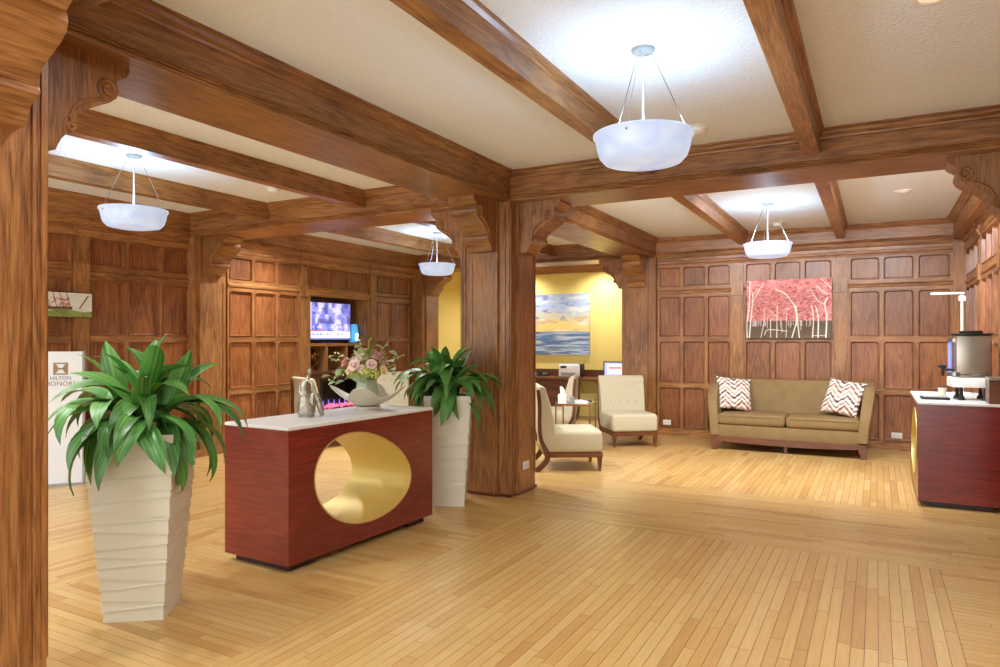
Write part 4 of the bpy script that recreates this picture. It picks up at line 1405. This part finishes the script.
# ================================================================== BUSINESS CORNER
dk = thing('writing_desk', 'long oak desk built along the yellow wall', 'desk', (0, 0, 0))
DX0, DX1, DY0 = -7.45, -3.75, 11.68
MB().rbox(DX0, DX1, DY0 - 0.03, YY - 0.004, 0.715, 0.755, 0.008, 2).build('desktop', 'walnut_x', dk)
MB().box(DX0, DX1, YY - 0.039, YY - 0.004, 0.755, 0.885).build('backsplash', 'walnut_x', dk)
for i in range(6):
    w = (DX1 - DX0) / 6
    if i in (0, 2, 3, 5):
        b_ = MB().box(DX0 + i * w + 0.01, DX0 + (i + 1) * w - 0.01, DY0 + 0.03, YY - 0.02, 0.06, 0.715).build('pedestal', 'walnut', dk)
        for z0, z1 in ((0.09, 0.36), (0.38, 0.53), (0.55, 0.69)):
            MB().rbox(DX0 + i * w + 0.04, DX0 + (i + 1) * w - 0.04, DY0 + 0.012, DY0 + 0.03, z0, z1, 0.006, 1).build('drawer_front', 'walnut_x', b_)
for x in (DX0 + 0.02, DX1 - 0.02, (DX0 + DX1) / 2):
    MB().box(x - 0.02, x + 0.02, DY0, YY - 0.004, 0, 0.716).build('leg_panel', 'walnut', dk)
pr = thing('printer', 'white and grey laser printer on the desk below the seascape', 'printer', (-5.03, 11.97, 0.756), math.radians(12))
MB().rbox(-0.20, 0.20, -0.19, 0.19, 0.01, 0.24, 0.02, 3).build('body', 'paper', pr, True)
MB().rbox(0.15, 0.225, -0.18, 0.195, 0.01, 0.245, 0.012, 2).build('side_cover', 'dark', pr, True)
MB().rbox(-0.17, 0.13, -0.14, 0.14, 0.24, 0.255, 0.008, 2).build('lid', 'grey', pr, True)
MB().box(-0.15, 0.12, -0.20, -0.185, 0.03, 0.09).build('paper_tray', 'grey', pr)
MB().box(-0.16, -0.05, -0.196, -0.188, 0.17, 0.21).build('control_panel', 'dark', pr)
for x, sy in ((-0.16, -0.15), (0.16, -0.15), (-0.16, 0.15), (0.16, 0.15)):
    MB().box(x - 0.02, x + 0.02, sy - 0.02, sy + 0.02, 0, 0.012).build('foot', 'black', pr)


def page(S, T):
    c = np.broadcast_to(np.array([176, 180, 240.0]), S.shape + (3,)).copy()
    c = mixc(c, np.broadcast_to(np.array([246, 236, 236.0]), c.shape), ((S > 0.14) & (S < 0.9) & (T > 0.12) & (T < 0.85)) * 1.0)
    c = mixc(c, np.broadcast_to(np.array([206, 90, 84.0]), c.shape), ((S > 0.2) & (S < 0.84) & (T > 0.5) & (T < 0.66)) * 0.8)
    return mixc(c, np.broadcast_to(np.array([120, 110, 130.0]), c.shape), ((S > 0.2) & (S < 0.84) & (T > 0.2) & (T < 0.44) & (np.mod(T * 18, 1) < 0.4)) * 0.7)


lp = thing('laptop', 'open laptop with a lit screen at the right end of the desk', 'laptop', (-4.16, 11.90, 0.756), math.radians(16))
MB().rbox(-0.20, 0.20, -0.14, 0.14, 0, 0.022, 0.005, 2).build('base', 'black', lp)
MB().box(-0.17, 0.17, -0.10, 0.06, 0.022, 0.024).build('keyboard', 'tube_blue', lp)
MB().box(-0.20, 0.20, 0.14, 0.155, 0.02, 0.30).build('lid', 'black', lp)
picture('screen', 0.36, 0.235, 60, 40, page, lp, 'screen', (0, 0.1385, 0.045))
ph = thing('telephone', 'dark desk telephone left of the printer', 'telephone', (-5.62, 12.0, 0.756), 0.2)
MB().prism([(-0.10, 0), (0.10, 0), (0.10, 0.07), (-0.10, 0.025)], 'x', -0.09, 0.09).build('base', 'black', ph)
MB().rbox(-0.085, -0.035, -0.10, 0.10, 0.055, 0.095, 0.014, 2).build('handset', 'black', ph, True)
MB().box(-0.01, 0.07, -0.07, 0.01, 0.045, 0.05).build('keypad', 'grey', ph)
tr_ = thing('desk_organizer', 'small white tray of stationery beside the telephone', 'tray', (-5.88, 11.97, 0.756), -0.1)
MB().box(-0.09, 0.09, -0.07, 0.07, 0, 0.012).box(-0.09, 0.09, 0.058, 0.07, 0, 0.07).box(-0.09, -0.078, -0.07, 0.07, 0, 0.07).box(0.078, 0.09, -0.07, 0.07, 0, 0.07).build('tray', 'white', tr_)
MB().box(-0.06, 0.06, -0.06, 0.05, 0.012, 0.05).build('cards', 'dark', tr_)

# ================================================================== ON THE CENTRE CONSOLE
# silver figurine of a seated draped figure
st = thing('figurine', 'hammered silver figurine of a seated couple on the red console', 'figurine', (-3.50, 3.57, CT + 0.0005), math.radians(40))
st.scale = (1.12, 1.12, 1.12)
body = MB()
def blob(path, rs, seg=12, sq=1.0):
    body.tube(path, rs, seg)
blob(smooth_path([(0, 0, 0.0), (0.0, 0, 0.03), (-0.003, 0, 0.07), (-0.006, 0, 0.11), (-0.010, 0, 0.15), (-0.012, 0, 0.19), (-0.006, 0, 0.225)], 3),
     [0.038, 0.046, 0.052, 0.055, 0.056, 0.055, 0.052, 0.048, 0.044, 0.040, 0.036, 0.033, 0.031, 0.029, 0.028, 0.027, 0.024, 0.020, 0.016])
blob(smooth_path([(0.002, 0, 0.215), (0.010, 0, 0.245), (0.016, 0, 0.262)], 3), [0.020, 0.016, 0.013, 0.012, 0.011, 0.010, 0.009])
body.sphere((0.020, 0, 0.283), 0.017, 12, 8, (0.85, 0.9, 1.35))
blob(smooth_path([(0.012, -0.008, 0.232), (0.038, -0.016, 0.205), (0.050, -0.016, 0.165), (0.066, -0.010, 0.125)], 4), [0.010] * 13, 8)
blob(smooth_path([(-0.018, 0.01, 0.225), (-0.036, 0.010, 0.19), (-0.034, -0.014, 0.15), (0.0, -0.036, 0.13)], 4), [0.010] * 13, 8)
blob(smooth_path([(0.020, 0, 0.05), (0.034, 0, 0.10), (0.046, 0, 0.145), (0.052, -0.004, 0.158)], 4), [0.030, 0.032, 0.033, 0.032, 0.031, 0.029, 0.027, 0.025, 0.023, 0.021, 0.018, 0.014, 0.006], 10)
blob(smooth_path([(0.054, 0, 0.140), (0.074, 0, 0.098), (0.086, 0, 0.050), (0.098, 0, 0.006)], 4), [0.020, 0.021, 0.021, 0.020, 0.019, 0.019, 0.018, 0.018, 0.017, 0.016, 0.015, 0.013, 0.010], 10)
body.build('figure', 'silver', st, True)
MB().lathe([(0, 0), (0.05, 0), (0.048, 0.008), (0, 0.008)], 20, closed_ends=False).build('base', 'silver', st, True)

BWX, BWY = -3.47, 4.20
bw = thing('decorative_bowl', 'stoneware bowl with four upturned corners on the red console', 'bowl', (BWX, BWY, CT + 0.0005), 0)
n, m = 64, 12
vs, fs = [], []
def bowl_pt(i, r, off=0.0):
    a = 2 * PI * i / n
    q = 0.5 + 0.5 * math.cos(4 * (a - math.radians(28.7)))
    R = (0.205 + 0.09 * q ** 1.3) * r
    z = 0.022 + r ** 2.0 * (0.075 + 0.085 * q ** 1.2) + off
    return (R * math.cos(a), R * math.sin(a), z)
for off in (0.0, 0.010):
    for j in range(m + 1):
        r = 0.02 + 0.98 * j / m
        for i in range(n): vs.append(bowl_pt(i, r, off * (1.0 if j < m else 0.6)))
K = (m + 1) * n
for j in range(m):
    for i in range(n):
        i2 = (i + 1) % n
        fs += [(j * n + i, j * n + i2, (j + 1) * n + i2, (j + 1) * n + i), (K + j * n + i, K + (j + 1) * n + i, K + (j + 1) * n + i2, K + j * n + i2)]
for i in range(n):
    i2 = (i + 1) % n
    fs.append((m * n + i, m * n + i2, K + m * n + i2, K + m * n + i))
MB().add(vs, fs).build('dish', 'stoneware', bw, True)
MB().lathe([(0, 0), (0.085, 0), (0.095, 0.026), (0, 0.03)], 28, closed_ends=False).build('foot_ring', 'stoneware', bw, True)

VX, VY, VZ = BWX - 0.03, BWY + 0.02, CT + 0.034
fa = thing('flower_arrangement', 'pale green vase of pink roses and eucalyptus in the bowl', 'flower arrangement', (VX, VY, VZ), 0)
MB().lathe([(0, 0), (0.088, 0), (0.092, 0.01), (0.086, 0.06), (0.074, 0.11), (0.068, 0.155), (0.072, 0.17), (0.066, 0.17), (0.062, 0.15), (0.07, 0.10), (0.08, 0.03), (0, 0.02)], 28, closed_ends=False).build('vase', 'vase', fa, True)


def rose_mesh(mat, seed):
    rr = random.Random(seed); mb = MB()
    mb.sphere((0, 0, 0.012), 0.014, 8, 6)
    for ring, (cnt, r, hgt, lean) in enumerate(((3, 0.012, 0.030, 0.1), (4, 0.020, 0.032, 0.35), (5, 0.029, 0.030, 0.7), (6, 0.038, 0.024, 1.1))):
        for k in range(cnt):
            a = 2 * PI * k / cnt + ring * 0.7 + rr.uniform(-0.2, 0.2)
            w = 2 * PI / cnt * 0.72
            vs = []
            for j in range(4):
                tt = j / 3
                rad = 0.007 + (r - 0.007) * (tt ** 0.8) + 0.004 * lean * tt * tt
                z = hgt * (tt ** 0.9) * (1 - 0.35 * lean * tt)
                for q in (-1, -0.5, 0, 0.5, 1):
                    aa = a + q * w * (0.6 + 0.4 * tt) * (1 - 0.25 * (tt == 1) * abs(q))
                    vs.append((rad * math.cos(aa), rad * math.sin(aa), z - (0.003 * abs(q) if j == 3 else 0)))
            mb.add(vs, [(j * 5 + i, j * 5 + i + 1, j * 5 + i + 6, j * 5 + i + 5) for j in range(3) for i in range(4)])
    return mb.mesh('rose', mat, 2, False)


ROSE = {k: rose_mesh(k, i) for i, k in enumerate(('rose', 'rose2', 'rose3'))}
def lime_mesh():
    mb = MB(); rr = random.Random(4)
    for i in range(40):
        a, b = rr.uniform(0, 2 * PI), math.acos(rr.uniform(-0.3, 1))
        mb.sphere((0.030 * math.sin(b) * math.cos(a), 0.030 * math.sin(b) * math.sin(a), 0.022 + 0.026 * math.cos(b)), 0.0095, 5, 3)
    return mb.mesh('hydrangea', 'lime', 2, False)
LIME = lime_mesh()
def oval_leaf(L, Wd, mat, name='foliage_leaf'):
    mb = MB(); vs = []
    for i in range(7):
        s = i / 6; w = Wd * math.sin(PI * (0.06 + 0.9 * s)) * 0.5
        z = 0.10 * L * math.sin(PI * s)
        vs += [(s * L, -w, z + 0.15 * w), (s * L, 0, z), (s * L, w, z + 0.15 * w)]
    return mb.add(vs, [(i * 3 + q, i * 3 + q + 1, i * 3 + q + 4, i * 3 + q + 3) for i in range(6) for q in (0, 1)]).mesh(name, mat, 2, False)
EUC = [oval_leaf(0.075, 0.058, 'euc'), oval_leaf(0.06, 0.045, 'euc'), oval_leaf(0.07, 0.03, 'sprig')]

# dome of blooms: image-right direction is (cos yaw, sin yaw)
RX, RY = math.cos(YAW), math.sin(YAW)
def dome(u, w, z):     # u along the viewer's right, w towards the viewer
    return (u * RX + w * RY, u * RY - w * RX, z)
def face(o, d, spin=0.0):
    o.rotation_mode = 'QUATERNION'
    o.rotation_quaternion = Vector(d).to_track_quat('Z', 'Y') @ Matrix.Rotation(spin, 3, 'Z').to_quaternion()
blooms = [('rose', -0.055, 0.13, 0.27, 1.15), ('rose', 0.055, 0.13, 0.275, 1.0), ('rose', -0.015, 0.08, 0.315, 1.2), ('rose3', 0.0, 0.02, 0.36, 0.9), ('rose2', -0.13, 0.07, 0.285, 1.0), ('rose2', 0.09, 0.05, 0.33, 0.95), ('rose2', 0.05, -0.02, 0.345, 0.9),
          ('rose3', 0.13, 0.10, 0.235, 0.9), ('rose3', -0.07, -0.02, 0.34, 0.85), ('rose2', 0.13, 0.02, 0.29, 0.8), ('rose', -0.09, -0.09, 0.30, 1.0), ('rose', 0.08, -0.10, 0.30, 1.0), ('rose2', 0.0, -0.13, 0.26, 1.0), ('rose3', -0.10, 0.10, 0.235, 0.7)]
for kd, u, w, z, sc in blooms:
    p = dome(u, w, z)
    o = put('rose', ROSE[kd], fa, p)
    d = Vector((p[0], p[1], (z - 0.20) * 1.1))
    face(o, d, u * 40); o.scale = (sc * 0.9,) * 3
for i in range(16):
    a = 2.4 * i; e = 0.25 + 1.1 * (i % 5) / 5
    p = (0.135 * math.cos(a) * math.cos(e), 0.135 * math.sin(a) * math.cos(e), 0.215 + 0.13 * math.sin(e))
    o = put('rose', ROSE[('rose2', 'rose', 'rose3')[i % 3]], fa, p)
    face(o, (p[0], p[1], p[2] - 0.19), i); o.scale = (0.62 + 0.04 * (i % 4),) * 3
for u, w, z in ((0.02, 0.12, 0.215), (-0.04, 0.11, 0.20), (0.065, 0.10, 0.20), (0.0, -0.08, 0.22), (-0.08, 0.05, 0.20)):
    p = dome(u, w, z); o = put('hydrangea', LIME, fa, p); face(o, (p[0], p[1], 0.08))
for u, w, z in ((0.03, 0.15, 0.225), (0.10, 0.11, 0.275)):
    MB().sphere((0, 0, 0), 0.015, 8, 6).build('berry', 'berry', fa, True).location = dome(u, w, z)
rr = random.Random(12)
fa.scale = (1.12, 1.12, 1.15)
core_ = MB().sphere((0, 0, 0.23), 0.085, 12, 8, (1.25, 1.25, 0.9)).build('stem_mass', 'sprig', fa, True)
lv = [(-0.19, 0.05, 0.30), (-0.21, 0.0, 0.33), (-0.24, 0.05, 0.20), (-0.16, 0.10, 0.20), (-0.13, 0.12, 0.17), (-0.17, 0.02, 0.24), (-0.10, 0.14, 0.19), (0.17, 0.05, 0.24), (0.20, 0.04, 0.21), (0.23, 0.03, 0.18), (0.24, 0.02, 0.15), (0.15, -0.02, 0.36), (-0.03, 0.14, 0.16),
      (0.05, -0.04, 0.40), (-0.05, -0.03, 0.40), (-0.16, -0.06, 0.32), (0.16, 0.08, 0.30), (0.02, 0.15, 0.155), (-0.2, 0.08, 0.16)]
for u, w, z in lv:
    p = Vector(dome(u, w, z))
    o = put('foliage_leaf', EUC[rr.randrange(2)], fa, p)
    o.rotation_euler = (rr.uniform(-0.6, 0.9), rr.uniform(-0.7, 0.7), math.atan2(p.y, p.x) + rr.uniform(-0.8, 0.8))
    o.scale = (rr.uniform(0.8, 1.15),) * 3
for i in range(40):
    a = rr.uniform(0, 2 * PI); e = rr.uniform(-0.1, 1.3)
    p = Vector((0.145 * math.cos(a) * math.cos(e), 0.145 * math.sin(a) * math.cos(e), 0.22 + 0.12 * math.sin(e)))
    o = put('foliage_leaf', EUC[2 if i % 3 else 1], fa, p)
    o.rotation_euler = (rr.uniform(-0.6, 0.6), -e + rr.uniform(-0.4, 0.4), a)
for u0, z0, u1, z1 in ((0.08, 0.33, 0.16, 0.43), (0.12, 0.28, 0.27, 0.34), (-0.12, 0.28, -0.25, 0.32), (-0.02, 0.36, -0.05, 0.46), (0.02, 0.36, 0.03, 0.45), (0.14, 0.24, 0.25, 0.17), (-0.14, 0.22, -0.24, 0.16), (-0.1, 0.3, -0.2, 0.36)):
    pts = smooth_path([dome(u0 * 0.5, 0.03, z0 - 0.06), dome(u0, 0.05, z0), dome(u1, 0.05, z1)], 4)
    sp = MB().tube(pts, [0.003] * len(pts), 5).build('sprig', 'sprig', fa)
    bd = MB()
    for q in range(3, len(pts)):
        bd.sphere((pts[q][0] + rr.uniform(-0.012, 0.012), pts[q][1] + rr.uniform(-0.012, 0.012), pts[q][2] + rr.uniform(-0.01, 0.012)), 0.007, 6, 4)
    bd.build('bud', 'sprig' if u0 > 0 else 'rose3', sp)

# ================================================================== COFFEE CORNER ON THE RIGHT CONSOLE
Z = CT + 0.0005
ur = thing('coffee_urn', 'stainless steel coffee dispenser with black lid and tap', 'coffee machine', (0.755, 7.52, Z), math.radians(4))
MB().rbox(-0.135, 0.135, -0.13, 0.13, 0.20, 0.585, 0.012, 3).build('tank', 'steel', ur, True)
MB().rbox(-0.145, 0.145, -0.14, 0.14, 0.585, 0.600, 0.005, 2).rbox(-0.085, 0.085, -0.05, 0.05, 0.60, 0.625, 0.01, 2).build('lid', 'black', ur, True)
MB().rbox(-0.165, 0.15, -0.145, 0.145, 0.115, 0.20, 0.008, 2).build('base_tray', 'paper', ur, True)
for x, yy in ((-0.09, -0.10), (0.09, -0.10), (-0.09, 0.10), (0.09, 0.10)):
    MB().lathe([(0, 0), (0.03, 0), (0.028, 0.02), (0.016, 0.04), (0.014, 0.116), (0, 0.116)], 14, (x, yy, 0), False).build('foot', 'black', ur, True)
MB().lathe([(0.0, 0.23), (0.015, 0.23), (0.015, 0.54), (0, 0.54)], 12, (-0.165, -0.02, 0), False).build('sight_tube', 'tube_blue', ur, True)
MB().box(-0.185, -0.133, -0.045, 0.005, 0.52, 0.555).build('tube_holder', 'chrome', ur)
MB().box(-0.185, -0.133, -0.045, 0.005, 0.21, 0.245).build('tube_holder', 'chrome', ur)
tap = MB().tube([(-0.135, -0.06, 0.27), (-0.235, -0.06, 0.27)], 0.014, 10).tube([(-0.225, -0.06, 0.285), (-0.225, -0.06, 0.215)], 0.013, 10).build('tap', 'black', ur, True)
MB().rbox(-0.262, -0.20, -0.075, -0.045, 0.285, 0.312, 0.008, 2).build('tap_lever', 'black', tap, True)
MB().box(-0.10, 0.10, -0.1405, -0.135, 0.225, 0.235).box(-0.135, -0.10, -0.1325, -0.128, 0.21, 0.25).build('name_plate', 'chrome', ur)
MB().box(-0.13, -0.03, -0.1465, -0.144, 0.14, 0.175).box(0.02, 0.12, -0.1465, -0.144, 0.14, 0.175).build('label_strip', 'white', ur)
dt = thing('drip_tray', 'flat dark drip tray in front of the coffee dispenser', 'tray', (0.46, 7.42, Z), 0.05)
MB().rbox(-0.10, 0.12, -0.10, 0.10, 0, 0.022, 0.006, 2).build('tray', 'black', dt)
MB().box(-0.085, 0.105, -0.085, 0.085, 0.022, 0.025).build('grille', 'grey', dt)
cp = thing('paper_cup', 'beige paper cup standing behind the drip tray', 'cup', (0.56, 7.85, Z), 0)
MB().lathe([(0, 0), (0.028, 0), (0.038, 0.08), (0.040, 0.085), (0.036, 0.085), (0.026, 0.004), (0, 0.004)], 18, closed_ends=False).build('body', 'stoneware', cp, True)
MB().lathe([(0.036, 0.084), (0.042, 0.084), (0.042, 0.092), (0.0, 0.094)], 18, closed_ends=False).build('lid', 'dark', cp, True)
bx = thing('supply_box', 'brown box at the right frame edge beside the dispenser', 'box', (0.885, 7.16, Z), 0)
MB().box(-0.05, 0.05, -0.12, 0.12, 0.0, 0.20).build('case', 'walnut_x', bx)
MB().rbox(-0.056, 0.056, -0.126, 0.126, 0.20, 0.225, 0.005, 2).build('lid', 'steel', bx)
lm = thing('reading_lamp', 'slim white lamp with a horizontal arm behind the coffee dispenser', 'lamp', (0.76, 8.30, Z), 0)
MB().lathe([(0, 0), (0.09, 0), (0.09, 0.012), (0.02, 0.02), (0, 0.02)], 24, closed_ends=False).build('base', 'white', lm, True)
MB().tube([(0, 0, 0.015), (0, 0, 1.01)], 0.014, 10).build('pole', 'white', lm, True)
MB().rbox(-0.03, 0.03, -0.025, 0.025, 0.93, 0.985, 0.006, 2).build('joint', 'white', lm, True)
MB().rbox(-0.27, 0.02, -0.03, 0.03, 1.0, 1.022, 0.006, 2).build('arm', 'white', lm, True)
